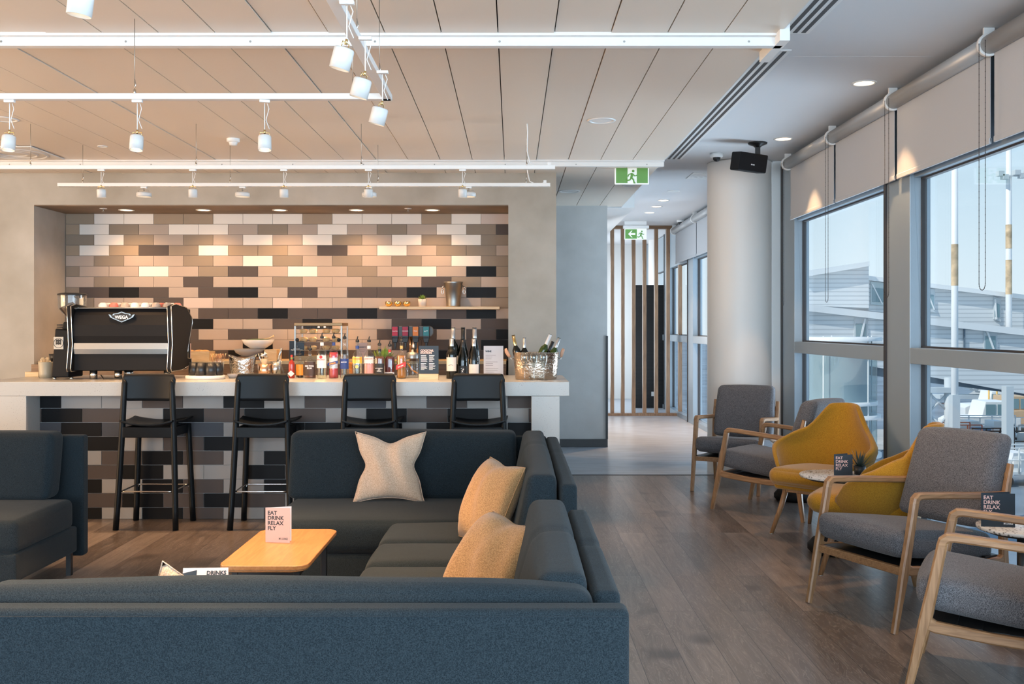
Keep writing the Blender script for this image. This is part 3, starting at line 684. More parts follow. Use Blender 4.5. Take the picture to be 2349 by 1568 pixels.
for i, (p, d, lb) in enumerate(arms):
    o = ac if i == 0 else dup(ac)
    o.location = (p[0], p[1], 0); o.rotation_euler = (0, 0, ang(*d)); o['label'] = lb
# ------------------------------------------------------------------ mustard tub chairs
def make_tub():
    t = thing('tub_chair', 'x', 'tub chair', (0, 0, 0), 0, 'mustard tub chairs')
    A = math.radians(128); nu, nv = 56, 16
    def hgt(a):
        q = abs(a)/A
        def ss(a0, a1, x): x = max(0, min(1, (x-a0)/(a1-a0))); return x*x*(3-2*x)
        return .888-.10*q*q-.165*ss(.23, .41, q)-.055*ss(.38, .70, q)-.06*ss(.66, 1.0, q)-.05*ss(.88, 1.0, q)
    def P(a, v, th):
        zt_ = hgt(a); zb = .335; z = zb+(zt_-zb)*v
        q = abs(a)/A
        rise = (z-zb)
        ry = .270+.20*rise*(math.cos(a)*.5+.5)**1.5 - th; rx = .285+.09*min(1, rise/.25)-.15*max(0, z-.62)/.26 - th
        ry = ry if math.cos(a) > 0 else .285-th*.2
        bul = -.03*(1-v)**4
        return Vector(((rx+bul)*math.sin(a), (ry+bul)*math.cos(a), z))
    mb = MB(); vs = []; fs = []
    prof = [(v/nv, 0) for v in range(nv+1)]+[(1.006, .008), (1.012, .018), (1.008, .028)]+[(v/nv, .036) for v in range(nv, -1, -1)]
    K = len(prof)
    for i in range(nu+1):
        a = -A+2*A*i/nu
        for (v, th) in prof:
            p = P(a, min(v, 1), th); p.z += (max(v, 1)-1)*.8 if v > 1 else 0
            vs.append(p)
    for i in range(nu):
        for k in range(K-1): fs.append((i*K+k, i*K+k+1, (i+1)*K+k+1, (i+1)*K+k))
    for i in (0, nu): fs.append([i*K+k for k in range(K)] if i == 0 else [i*K+k for k in reversed(range(K))])
    mb.add(vs, fs, 0, True); mb.build('shell', M['yel'], t)
    soft('seat_cushion', (0, -.045, .405), (.262, .295, .058), .055, M['yel'], t, puff=(.004, .03, .018), shear=lambda p: Vector((p.x*(1-.10*(p.y/.3)**2), p.y, p.z+.012*(-p.y/.3))))
    soft('shell_base', (0, 0, .345), (.245, .25, .03), .028, M['yel'], t)
    for sx_ in (-1, 1):
        for sy in (-1, 1):
            mb = MB(); mb.tube([(sx_*.25, sy*.26, 0), (sx_*.20, sy*.21, .2), (sx_*.175, sy*.185, .325)], [.0135, .0185, .021], 14); mb.build('leg', M['oakz'], t)
            mb = MB(); mb.cyl((sx_*.25, sy*.26, 0), (sx_*.2505, sy*.2605, .006), .0145, n=12); mb.build('glide', M['steelb'], t)
    mb = MB(); mb.box(-.2, .2, -.205, -.175, .295, .33); mb.box(-.2, .2, .17, .2, .295, .33); mb.box(-.2, -.17, -.2, .2, .295, .33); mb.box(.17, .2, -.2, .2, .295, .33); mb.build('underframe', M['oak'], t, bevel=.006)
    return t
tb = make_tub()
tubs = [((2.17, 6.86), (-.72, -.69), 'mustard yellow tub chair facing the camera between the grey armchairs'),
        ((2.14, 5.80), (-.87, .49), 'mustard yellow tub chair seen from its side behind the large grey armchair'),
        ((2.11, 3.28), (-.80, -.6), 'mustard yellow tub chair of which only a sliver shows at the right edge')]
for i, (p, d, lb) in enumerate(tubs):
    o = tb if i == 0 else dup(tb)
    o.location = (p[0], p[1], 0); o.rotation_euler = (0, 0, ang(*d)); o['label'] = lb
# ------------------------------------------------------------------ round side tables
def rtable(label, x, y, r, z=.5, br=.17):
    t = thing('round_table', label, 'table', (x, y, 0), 0, 'round terrazzo side tables by the windows')
    mb = MB(); mb.lathe([(0, z-.018), (r-.004, z-.018), (r, z-.012), (r, z-.002), (r-.002, z), (0, z)], n=56); mb.build('tabletop', M['terr'], t)
    mb = MB(); mb.lathe([(0, z-.034), (r-.05, z-.034), (r-.02, z-.019), (0, z-.019)], n=40); mb.cyl((0, 0, .05), (0, 0, z-.03), .022); mb.build('pedestal', M['black'], t)
    mb = MB(); mb.lathe([(0, 0), (br-.02, 0), (br, .02), (br, .05), (br-.03, .085), (.05, .10), (0, .10)], n=40); mb.build('base', M['blackp'], t); return t
rtable('round terrazzo table at the right edge between the two near grey armchairs', 2.42, 4.66, .2)
rtable('round terrazzo table between the two mustard tub chairs', 2.07, 6.30, .22)
rtable('round black-based table between the two far grey armchairs', 2.36, 8.2, .2)
leaf_card('navy folded card EAT DRINK RELAX FLY on the table between the mustard chairs', (XX(1913, 6.12), 6.12, .5), .06, True, .6)
leaf_card('navy folded card EAT DRINK RELAX FLY on the table at the right edge', (XX(2246, 4.68), 4.66, .5), -.06, True, .35, w=.150, h=.160)
# agave
t = thing('potted_agave', 'dark spiky agave behind the navy card between the mustard chairs', 'potted plant', (XX(1972, 6.3), 6.30, .5))
mb = MB(); mb.lathe([(0, 0), (.032, 0), (.04, .055), (.035, .055), (.03, .045), (0, .045)], n=20); mb.build('pot', M['black'], t)
mb = MB(); rnd = random.Random(3)
for k in range(26):
    a = k*2.4; el = .35+.9*(k/26); Lg = .10+.03*rnd.random(); d = Vector((math.cos(a)*math.cos(el), math.sin(a)*math.cos(el), math.sin(el)))
    b = Vector((0, 0, .045)); sd = d.cross(Vector((0, 0, 1))).normalized()*.006; up = Vector((0, 0, .003))
    m_ = b+d*Lg*.45; mb.add([b-sd, b+sd, b+up, m_-sd, m_+sd, m_+up, b+d*Lg+Vector((0, 0, .01))], [(0, 1, 4, 3), (1, 2, 5, 4), (2, 0, 3, 5), (3, 4, 6), (4, 5, 6), (5, 3, 6)])
mb.build('leaves', M['dleaf'], t)
# ------------------------------------------------------------------ roller blinds
XB = 2.60; ZB = 2.463
def blind(y0, y1, label, chain=True, ztop=ZR-.095, grp='grey roller blinds along the windows'):
    t = thing('roller_blind', label, 'blind', (XB, (y0+y1)/2, ztop), 0, grp); h = (y1-y0)/2
    mb = MB(); mb.cyl((0, -h+.012, 0), (0, h-.012, 0), .052, n=24); mb.build('tube', M['tubem'], t)
    mb = MB(); mb.box(.022, .025, -h+.028, h-.018, ZB-ztop, .0); mb.build('fabric', M['blind'], t)
    mb = MB(); mb.box(.016, .031, -h+.028, h-.018, ZB-ztop-.012, ZB-ztop+.022); mb.build('bottom_bar', M['blind'], t, bevel=.004)
    mb = MB(); mb.cyl((0, h-.012, 0), (0, h+.012, 0), .064, n=24); mb.box(-.03, .03, h-.008, h+.008, 0, .094); mb.build('bracket', M['white'], t, bevel=.002)
    if chain:
        for yy, nm in ((h-.02, 0),):
            pts = []; zb = 1.68-ztop
            for k in range(40): pts.append((-.062, yy, -.0+(zb)*k/39))
            for k in range(9): a = PI*k/8; pts.append((-.062, yy-.035+.035*math.cos(a), zb-.035*math.sin(a)))
            for k in range(40): pts.append((-.062, yy-.07, zb*(1-k/39)))
            mb = MB(); mb.tube(pts, .0018, 5)
            for i in range(0, len(pts), 1):
                p = Vector(pts[i]); mb.lathe([(0, -.0035), (.0035, 0), (0, .0035)], p, 6)
            mb.build('bead_chain', M['alud'], t)
    return t
def DB(px): return XB*F/(px-CX)
gaps = [9.27, DB(1909)*1.0, DB(2048), DB(2268), 4.05, 2.6, .9]
lb = ['far roller blind nearest the round column', 'second roller blind from the column', 'wide roller blind third from the column, above the silver mullion', 'roller blind at the upper right edge of the picture', 'roller blind just outside the right edge', 'roller blind behind the camera side']
for i in range(4): blind(gaps[i+1], gaps[i], 'grey '+lb[i])
blind(DB(2268)-2.0, DB(2268)-1.2, 'x') if False else None
for i, (a, b) in enumerate(((10.4, 12.3), (12.3, 14.0), (14.0, 15.8))):
    blind(a, b, 'pale roller blind in the corridor windows, '+('first', 'second', 'third')[i]+' beyond the column', chain=(i == 0), grp='corridor roller blinds')
# ------------------------------------------------------------------ slot diffusers
def slotd(y0, y1, label):
    t = thing('slot_diffuser', label, 'air vent', (1.57, (y0+y1)/2, ZR), 0, 'linear slot diffusers'); h = (y1-y0)/2
    mb = MB(); mb.box(-.10, .075, -h, h, -.006, .0); mb.build('frame', M['white'], t)
    for k in range(3):
        x = -.055+.047*k; mb = MB(); mb.box(x-.012, x+.012, -h+.02, h-.02, -.0075, -.006); mb.build('slot', M['alud'], t)
slotd(2.5, 5.45, 'linear slot air diffuser nearest the camera at the top of the picture'); slotd(5.78, 9.55, 'long linear slot air diffuser running towards the exit sign')
# ------------------------------------------------------------------ ceiling fixtures
def disc(name, label, cat, px, py, z, r, dep=.006, m=None, inner=.75, grp=None):
    D = DZ(py, z); t = thing(name, label, cat, (XX(px, D), D, z), 0, grp)
    mb = MB(); mb.lathe([(r, -.001), (r*.97, -dep), (r*inner, -dep*.9), (r*inner, -.002)], n=40); mb.build('rim', M['white'], t)
    mb = MB(); mb.lathe([(r*inner, -.003), (r*.3, -dep*.8), (0, -dep*.8)], n=40); mb.build('cover', m or M['whitem'], t); return t
def downlight(px, py, z, label, r=.075, en=30, D=None, grp='recessed downlights', tilt=(0, 0, -1), size=1.3, blend=.2):
    D = D or DZ(py, z); t = thing('downlight', label, 'ceiling light', (XX(px, D), D, z), 0, grp)
    mb = MB(); mb.lathe([(r, -.001), (r, -.005), (r*.8, -.006), (r*.78, -.001)], n=36); mb.build('rim', M['white'], t)
    mb = MB(); mb.lathe([(r*.78, -.002), (0, -.003)], n=36); mb.build('diffuser', M['lampe2'], t)
    l = lamp('SPOT', 'downlight_beam', (0, 0, -.02), en*1.5, WARM, t, spot_size=size, spot_blend=blend, shadow_soft_size=.03); aim(l, tilt); return t
downlight(1982, 190, ZR, 'glowing recessed downlight nearest the blinds, top right', .083, 30, size=1.1)
downlight(1797, 318, ZR, 'glowing recessed downlight between the speaker and the blinds', .083, 30, size=1.1)
l = downlight(2350, -110, ZR, 'recessed downlight over the near armchairs, above the picture', .083, 55, D=4.4, size=1.15); l.location.x = 2.3
for i, (px, py) in enumerate(((1522, 459), (1506, 473), (1490, 487))):
    downlight(px, py, ZR, ('first', 'second', 'third')[i]+' of three glowing downlights in the corridor ceiling', .08, 60, grp='corridor downlights')
for i, px in enumerate((290, 467, 642, 818, 992)):
    D = 9.62; t = downlight(px, 481, zt, 'downlight in the niche soffit, %s from the left' % ('first', 'second', 'third', 'fourth', 'fifth')[i], .075, 19, D=D, grp='niche soffit downlights', tilt=(0, -.05, -1), size=2.4, blend=1.0)
disc('ceiling_sensor', 'round flush white cover in the metal ceiling right of the tracks', 'ceiling disc', 1380, 276, ZC, .10)
disc('ceiling_sensor', 'round flush white cover at the left edge of the metal ceiling', 'ceiling disc', 8, 273, ZC, .10)
disc('ceiling_sensor', 'small round white cover between the left track lights', 'ceiling disc', 235, 335, ZC, .04)
disc('ceiling_sensor', 'round white ceiling disc in the glossy ceiling above the grey wall', 'ceiling disc', 1306, 438, ZC, .12)
disc('ceiling_sensor', 'small round cover in the corridor plasterboard ceiling', 'ceiling disc', 1545, 438, ZR, .08)
disc('ceiling_sensor', 'thin white ceiling disc just under the nearer exit sign', 'ceiling disc', 1443, 425, ZC, .07)
D = DZ(318, ZC); t = thing('smoke_detector', 'white smoke detector on the metal ceiling above the bar', 'smoke detector', (XX(535, D), D, ZC))
mb = MB(); mb.lathe([(.05, 0), (.05, -.022), (.035, -.03), (.0, -.03)], n=28); mb.build('base', M['white'], t)
mb = MB(); mb.lathe([(.033, -.03), (.028, -.05), (0, -.055)], n=20); mb.build('sensor_head', M['white'], t)
for px, lb2 in ((237, 'left'), (936, 'right')):
    t = thing('sprinkler', 'small %s sprinkler head in the niche soffit' % lb2, 'sprinkler', (XX(px, 9.5), 9.5, zt))
    mb = MB(); mb.lathe([(.035, 0), (.035, -.004), (0, -.005)], n=20); mb.build('plate', M['white'], t)
    mb = MB(); mb.cyl((0, 0, -.004), (0, 0, -.03), .006, n=8); mb.cyl((0, 0, -.03), (0, 0, -.033), .016, n=12); mb.build('head', M['steelb'], t)
def sqvent(px, py, z, s, label):
    D = DZ(py, z); t = thing('ceiling_vent', label, 'air vent', (XX(px, D), D, z))
    mb = MB(); mb.box(-s, s, -s, s, -.008, 0); mb.build('frame', M['whitem'], t, bevel=.003)
    mb = MB(); [mb.lathe([(s*q, -.009), (s*q-.012, -.018), (s*q-.02, -.009)], n=40) for q in (.9, .65, .4)]; mb.build('louvre_rings', M['white'], t)
sqvent(30, 350, ZC, .30, 'square white ceiling vent at the far left'); sqvent(1628, 402, ZR, .22, 'square ceiling vent with round louvres beside the column')
# ------------------------------------------------------------------ lighting tracks and spots
ZT2 = 2.54
def track(label, p0, p1, wires, grp='suspended white lighting tracks'):
    p0 = Vector(p0); p1 = Vector(p1); c = (p0+p1)/2; t = thing('lighting_track', label, 'lighting track', c, 0, grp)
    d = (p1-p0); a = p0-c; b = p1-c; w_ = .021
    mb = MB()
    if abs(d.x) > abs(d.y): mb.box(a.x, b.x, -w_, w_, -.014, .014)
    else: mb.box(-w_, w_, a.y, b.y, -.014, .014)
    mb.build('rail', M['white'], t, bevel=.002)
    for k, q in enumerate(wires):
        x, y = (q-c.x, 0) if abs(d.x) > abs(d.y) else (0, q-c.y)
        mb = MB(); mb.tube([(x, y, .05), (x, y, ZC-c.z)], .0016, 5); mb.build('suspension_wire', M['steelb'], t)
        mb = MB(); mb.cyl((x, y, .012), (x, y, .035), .006, n=10); mb.tube([(x-.004, y, .035), (x+.006, y, .06), (x, y, .085)], .002, 5); mb.build('wire_grip', M['steel'], t)
T1 = 4.63; zt1 = ZZ(222.5, T1); T2 = 6.68*1.05; T2 = 7.03; T3 = 7.85
zt1 = 1.45+525.5*T1/F; zt2 = 1.45+364*T2/F; zt3 = 1.45+324*T3/F
track('long white lighting track crossing above the bar stools, ending in a corner', (-6.5, T1, zt1), (XX(897, T1), T1, zt1), [XX(309, T1), XX(809, T1)-.0, -4.2])
track('white lighting track running towards the camera from the corner', (XX(897, T1)-.017, T1+.017, zt1), (XX(897, T1)-.017, 1.4, zt1), [3.72, 4.35], 'suspended white lighting tracks')
track('upper of the two long white tracks over the bar', (-6.5, T2, zt2), (XX(1273, T2), T2, zt2), [XX(70, T2), XX(450, T2), XX(829, T2), XX(1209, T2)])
track('lower of the two long white tracks over the bar', (XX(134, T3), T3, zt3), (XX(1262, T3), T3, zt3), [XX(190, T3), XX(528, T3), XX(867, T3), XX(1207, T3)])
track('white track above the top left of the picture carrying the near spotlight', (-3.2, 2.5, zt1), (-.64, 2.5, zt1), [-2.6, -.9])
for k, (D, zz, px) in enumerate(((T2, zt2, 1260), (T3, zt3, 1250))):
    t = thing('power_cable', 'white looped cable feeding the right end of the %s bar track' % ('upper', 'lower')[k], 'cable', (XX(1209, D), D, zz)); g = XX(px, D)-XX(1209, D)
    mb = MB(); pts = [(0, 0, ZC-zz), (.003, 0, .25), (0, 0, .12), (.02, 0, .03), (.07, 0, .005), (g-.02, 0, .012), (g, 0, .03)]
    sm = []
    for i in range(len(pts)-1):
        for q in range(4): sm.append(Vector(pts[i]).lerp(Vector(pts[i+1]), q/4))
    sm.append(Vector(pts[-1])); mb.tube(sm, .004, 6); mb.build('lead', M['white'], t)
    mb = MB(); mb.box(g-.012, g+.012, -.012, .012, .012, .036); mb.build('plug', M['white'], t)
def make_spot(drop, r, h, tilt, en, puck=False):
    t = thing('track_spotlight', 'x', 'spotlight', (0, 0, 0), 0, 'x')
    mb = MB(); mb.box(-.024, .024, -.010, .010, -.026, -.014); mb.build('adapter', M['white'], t, bevel=.002)
    mb = MB(); mb.tube([(0, 0, -.03), (0, 0, -drop)], .0022, 6); mb.tube([(.012, 0, -.03), (.02, 0, -drop*.35), (.006, 0, -drop*.7), (.022, 0, -drop*.97)], .0016, 6); mb.build('cord', M['white'], t)
    R = T(0, 0, -drop) @ RZ(tilt[1]) @ RX(tilt[0])
    mb = MB(); mb.cyl((0, 0, 0), (0, 0, -.018), .005, n=8, mat=0); mb.tube([(-r*.7, 0, -.030), (-r*.7, 0, -.012), (r*.7, 0, -.012), (r*.7, 0, -.030)], .0018, 6); mb.build('yoke', M['gold'] if not puck else M['steelb'], t, M=R)
    mb = MB(); mb.lathe([(0, -.03), (r*.9, -.03), (r, -.036), (r, -.03-h), (r*.93, -.03-h), (r*.88, -.03-h+.02), (0, -.03-h+.022)], n=32); mb.build('head', M['headw'], t, M=R)
    mb = MB(); mb.lathe([(r*.80, -.03-h+.012), (0, -.03-h+.012)], n=24); mb.build('lamp_face', M['lampe'], t, M=R)
    l = lamp('SPOT', 'spotlight_beam', R @ Vector((0, 0, -.03-h-.004)), en*2.0, WARM, t, spot_size=1.25, spot_blend=.5, shadow_soft_size=.02)
    l.rotation_euler = (R.to_3x3() @ Matrix.Identity(3)).to_euler()
    return t
def place_spots(proto, items, grp):
    for i, (loc, rz, lb3) in enumerate(items):
        o = proto if i == 0 else dup(proto)
        o.location = loc; o.rotation_euler = (0, 0, rz); o['label'] = lb3; o['group'] = grp
p = make_spot(.155, .031, .07, (-.16, 0), 55)
place_spots(p, [((XX(22, T1), T1, zt1), 0, 'white track spotlight at the left edge under the long track'),
    ((XX(315, T1), T1, zt1), 0, 'white track spotlight second along the long track'),
    ((XX(607, T1), T1, zt1), .3, 'white track spotlight on the long track nearest the corner'),
    ((-4.4, T1, zt1), 0, 'white track spotlight added outside the left edge')], 'spotlights on the long track')  # last one is unseen, added for more warm light on the left
p = make_spot(.14, .034, .07, (.28, 1.3), 28)
place_spots(p, [((XX(897, T1)+.03, 3.22, zt1), 0, 'uppermost of three white spotlights on the diagonal track'),
    ((XX(897, T1)+.03, 3.62, zt1), 0, 'middle of three white spotlights on the diagonal track'),
    ((XX(897, T1)+.03, 4.10, zt1), 0, 'lowest of three white spotlights near the track corner'),
    ((XX(897, T1)-.02, 2.3, zt1), 0, 'white spotlight on the diagonal track above the picture')], 'spotlights on the diagonal track')
p = make_spot(.15, .031, .11, (.15, 1.3), 42)
place_spots(p, [((XX(197, 2.5), 2.5, zt1), 0, 'large near white spotlight cut off by the top edge, upper left')], 'near spotlights')
p = make_spot(.125, .031, .06, (.08, 0), 24)
place_spots(p, [((XX(px, T2), T2, zt2), 0, 'slim white cylinder spotlight over the bar, '+q) for px, q in ((232, 'first from the left'), (442, 'second from the left'), (651, 'third from the left'), (845, 'fourth from the left, overlapping a disc spotlight'), (1061, 'fifth from the left at the right end'))], 'slim cylinder spotlights over the bar')
p = make_spot(.03, .058, .035, (.03, 0), 13, True)
place_spots(p, [((XX(px, T3), T3, zt3), 0, 'flat white disc spotlight over the bar, '+q) for px, q in ((330, 'first from the left'), (556, 'second from the left'), (847, 'third from the left'), (1075, 'fourth, at the right'))], 'flat disc spotlights over the bar')
# ------------------------------------------------------------------ exit signs
def running(mb, s, M_):
    def q(pts, w): mb2 = [(Vector((a, 0, b))) for a, b in pts]; mb.tube([M_ @ (v*s) for v in mb2], w*s, 6)
    mb.lathe([(0, -.0005), (.085*s, -.0005), (.085*s, .0005), (0, .0005)], n=14, M=M_ @ T(.08*s, 0, .78*s) @ RX(PI/2))
    q([(.03, .62), (-.04, .34)], .085); q([(-.04, .36), (.10, .22), (.14, .02), (.22, .02)], .05); q([(-.05, .34), (-.14, .20), (-.36, .16)], .05); q([(-.36, .16), (-.37, .28)], .03)
    q([(.04, .60), (.18, .46), (.32, .50)], .038); q([(.0, .62), (-.20, .56), (-.26, .42)], .038)
def exitsign(label, px, py, D, w_, h_, arrow):
    t = thing('exit_sign', label, 'exit sign', (XX(px, D), D, ZZ(py, D)), 0, 'green exit signs')
    mb = MB(); mb.box(-w_/2, w_/2, 0, .02, -h_/2, h_/2); mb.build('panel', M['signw'], t, bevel=.004)
    zc = ZC if not arrow else ZR
    mb = MB(); mb.box(-w_/2-.02, w_/2+.035, -.02, .05, h_/2+.002, h_/2+.045); mb.box(-w_/2, w_/2, 0, .03, h_/2+.04, zc-t.location.z); mb.build('housing', M['white'], t, bevel=.004)
    g = MB()
    if not arrow:
        g.box(-w_/2+.012, -.04, -.0015, .0, -h_/2+.012, h_/2-.012); g.box(.045, w_/2-.012, -.0015, 0, -h_/2+.012, h_/2-.012)
    else: g.box(-w_/2+.012, .02, -.0015, 0, -h_/2+.012, h_/2-.012)
    g.build('green_field', M['green'], t)
    mb = MB(); running(mb, h_*.86, Matrix.Translation((.0 if not arrow else .085, -.003, -h_*.43)) @ Matrix.Diagonal((1, .12, 1, 1))); mb.build('running_figure', M['green'], t)
    if arrow:
        mb = MB(); x = -.06; mb.prism([(x-.055, 0), (x-.005, .052), (x+.012, .052), (x-.018, .015), (x+.055, .015), (x+.055, -.015), (x-.018, -.015), (x+.012, -.052), (x-.005, -.052)], -.004, -.0015); mb.build('arrow', M['signw'], t)
exitsign('green and white running man exit sign hanging at the ceiling beam', 1449.5, 402, 9.0, .315, .165, False)
exitsign('green exit sign with arrow on the timber slat screen', 1458, 536.5, 15.2, .345, .17, True)
# ------------------------------------------------------------------ slat screen
t = thing('slat_screen', 'timber slat screen with upright battens across the corridor', 'screen', (1.9, Dscr, 0))
for px in (1405, 1429, 1454, 1479, 1506, 1533, 1561):
    mb = MB(); x = XX(px, Dscr)-1.9; mb.box(x-.028, x+.028, 0, .10, .03, ZR-.05); mb.build('batten', M['slat'], t, bevel=.002)
mb = MB(); mb.box(XX(1394, Dscr)-1.9, XX(1568, Dscr)-1.9, -.01, .11, ZR-.05, ZR); mb.build('top_rail', M['brownw'], t)
mb = MB(); mb.box(XX(1394, Dscr)-1.9, XX(1568, Dscr)-1.9, -.01, .11, 0, .04); mb.build('bottom_rail', M['slat'], t)
D = 17.4; t = thing('ribbed_screen', 'tall dark ribbed panel behind the timber slats', 'panel', (XX(1494, D), D, 0)); w_ = (1530-1458)/F*D/2
mb = MB(); zt_ = ZZ(652, D)
for k in range(90): z = zt_*k/90; mb.box(-w_, w_, 0, .06, z, z+zt_/90*.62)
mb.box(-w_+.003, w_-.003, .01, .06, 0, zt_-.01); mb.build('ribbed_face', M['black'], t)
mb = MB(); mb.box(.0, .11, -.006, 0, ZZ(908, D), ZZ(898, D)); mb.build('power_outlet', M['white'], t)
D = 18.6; t = thing('white_pillar', 'pale round pillar rising behind the ribbed panel', 'pillar', (XX(1508, D), D, 0)); mb = MB(); mb.lathe([(.17, 0), (.17, ZR)], n=32); mb.build('shaft', M['colm'], t)
# ------------------------------------------------------------------ loudspeaker and cameras
D = 8.72; t = thing('loudspeaker', 'black loudspeaker on a ceiling bracket in front of the column', 'loudspeaker', (XX(1738, D), D, ZR))
mb = MB(); mb.lathe([(0, 0), (.085, 0), (.082, -.012), (.04, -.028), (.028, -.04), (0, -.04)], n=28); mb.box(-.02, .02, -.015, .015, -.12, -.03); mb.build('bracket', M['black'], t)
R = T(-.075, -.05, -.19) @ RY(.07) @ RZ(.35) @ RX(.12)
mb = MB(); mb.prism(rr(-.155, .135, -.075, .085, .012, 3), -.055, .08, M=R); mb.build('cabinet', M['blackp'], t, bevel=.006)
textmesh('badge', 'BOSE', .016, M['whiteink'], t, R @ T(-.03, -.0565, -.02) @ RY(.0) @ FACE, bold=.02)
for px, D, lb4, r in ((1644, 9.25, 'white dome camera on the ceiling left of the column', .058), (1561, 15.0, 'small dome camera beside the timber slat screen', .06)):
    t = thing('security_camera', lb4, 'security camera', (XX(px, D), D, ZR))
    mb = MB(); mb.lathe([(0, 0), (r, 0), (r, -.03), (r*.9, -.04), (0, -.04)], n=28); mb.build('housing', M['white'], t)
    mb = MB(); mb.lathe([(r*.62, -.04), (r*.58, -.058), (r*.35, -.075), (0, -.08)], n=24); mb.build('dome', M['black'], t)
# ------------------------------------------------------------------ things on the bar
def KB(yb): return (H-ZT)*F/(yb-CY)              # distance of a base line on the bar top
def flat(name, c, **k): return mat(name, c, k.pop('rough', .55), **k)
amber = flat('amber_spirit', (.42, .16, .02), rough=.15); dkred = flat('dark_red_spirit', (.10, .015, .012), rough=.12); redl = flat('red_aperitif', (.55, .04, .05), rough=.15)
pale = glassmat('pale_spirit', (.90, .90, .84), .06); orange = flat('orange_label', (.85, .30, .03)); pinkl = flat('pink_spirit', (.75, .32, .27), rough=.2); yell = flat('gin_orange', (.85, .40, .04), rough=.2)
cream = flat('cream_label', (.70, .64, .58)); blackl = flat('black_label', (.012, .012, .012)); brownl = flat('brown_label', (.06, .03, .02)); redlab = flat('red_label', (.50, .03, .03)); bluel = flat('blue_label', (.02, .05, .20))
wineg = flat('dark_wine_glass', (.004, .005, .004), rough=.06); silverf = flat('silver_foil', (.55, .55, .56), rough=.3, metal=.8); greeng = flat('green_glass', (.03, .05, .008), rough=.08)
whitel = flat('white_label', (.74, .70, .68)); capb = M['black']
def shape(kind, r, h):
    if kind == 'round': return [(0, 0), (r*.92, 0), (r, .006), (r, h*.60), (r*.93, h*.66), (r*.62, h*.73), (r*.36, h*.79), (r*.32, h*.97), (r*.36, h*.975), (r*.36, h), (0, h)]
    if kind == 'square': return [(0, 0), (r*.95, 0), (r, .005), (r, h*.62), (r*.9, h*.67), (r*.5, h*.72), (r*.30, h*.77), (r*.30, h*.97), (r*.36, h*.975), (r*.36, h), (0, h)]
    if kind == 'wine': return [(0, 0), (r*.95, 0), (r, .006), (r, h*.58), (r*.94, h*.64), (r*.6, h*.70), (r*.40, h*.74), (r*.38, h*.985), (r*.42, h*.99), (r*.42, h), (0, h)]
    if kind == 'burg': return [(0, 0), (r*.95, 0), (r, .006), (r, h*.42), (r*.95, h*.50), (r*.72, h*.62), (r*.48, h*.72), (r*.36, h*.80), (r*.36, h*.985), (r*.42, h*.99), (r*.42, h), (0, h)]
    if kind == 'waist': return [(0, 0), (r*.95, 0), (r, .008), (r*.93, h*.3), (r*.90, h*.45), (r, h*.60), (r*.7, h*.70), (r*.34, h*.80), (r*.30, h*.97), (r*.36, h*.975), (r*.36, h), (0, h)]
    if kind == 'cone': return [(0, 0), (r*.98, 0), (r, .006), (r*.93, h*.12), (r*.6, h*.38), (r*.30, h*.52), (r*.24, h*.6), (r*.24, h*.97), (r*.3, h), (0, h)]
def bottle(label, x0, x1, ytop, yb, kind, glass, liquid=None, level=.55, spout=True, lab=None, text=None, tcol=None, labz=(.15, .5), cap=None, capf=.12, cat='bottle', D=None, z=None, extra=None, tilt=0, sq=False, grp='bottles standing on the bar', tsize=None, neck=None):
    D = D or KB(yb); z = ZT if z is None else z; x = XX((x0+x1)/2, D); r = (x1-x0)/2/F*D; htot = ZZ(ytop, D)-z; h = htot-(.045 if spout else 0)
    t = thing('bottle', label, cat, (x, D, z), 0, grp); n = 28
    pr = shape(kind, r, h); mb = MB(); sy = 1 if not sq else .62
    mb.lathe(pr, n=4 if False else n, sy=sy); g = mb.build('glass', glass, t)
    def rad(zz):
        for (a, za), (b, zb) in zip(pr[1:], pr[2:]):
            if zb >= zz and zb > za: return a+(b-a)*(zz-za)/(zb-za)
        return r
    if liquid:
        mb = MB(); zs = [h*level*k/8+.003 for k in range(9)]; mb.lathe([(0, .003)]+[(rad(q)*.93, q) for q in zs]+[(0, zs[-1])], n=n, sy=sy); mb.build('liquid', liquid, t)
    if spout:
        mb = MB(); rn = .0125; mb.lathe([(0, h-.002), (rn, h), (rn*1.25, h+.006), (rn*1.1, h+.016), (rn*.5, h+.024), (0, h+.024)], n=16); mb.tube([(0, 0, h+.02), (0, 0, h+.03), (.004, 0, h+.045)], [.006, .0045, .0038], 8); mb.build('pourer', capb, t)
    if cap:
        mb = MB(); zc = h*(1-capf); mb.lathe([(rad(h*.95)*1.06, zc), (rad(h*.95)*1.06, h+.001), (0, h+.002)], n=20); mb.build('capsule', cap, t)
    if neck:
        mb = MB(); mb.lathe([(rad(h*.86)*1.05, h*.82), (rad(h*.9)*1.05, h*.90)], n=16); mb.build('neck_band', neck, t)
    if lab:
        a0, a1 = labz; mb = MB(); rl = 1.012; A = 1.15; vs = []; fs = []; K = 12
        for k in range(K+1):
            a = -PI/2-A+2*A*k/K
            for q in (a0, a1): rr_ = rad((a0+a1)/2*h)*rl; vs.append((rr_*math.cos(a), rr_*math.sin(a)*sy, q*h))
        for k in range(K): fs.append((2*k, 2*k+2, 2*k+3, 2*k+1))
        mb.add(vs, fs, 0, True); lo = mb.build('label', lab, t)
        if text:
            ts = tsize or min(.02, 2.4*r/max(4, max(len(q) for q in text.split('\n'))))
            textmesh('lettering', text, ts, tcol or M['ink'], t, T(0, -rad((a0+a1)/2*h)*sy*rl-.001, (a0+(a1-a0)*.62)*h) @ FACE, align='CENTER', bold=.02, lh=.9)
    if extra: extra(t, r, h, rad, sy)
    if tilt: t.rotation_euler = (0, tilt, 0)
    return t
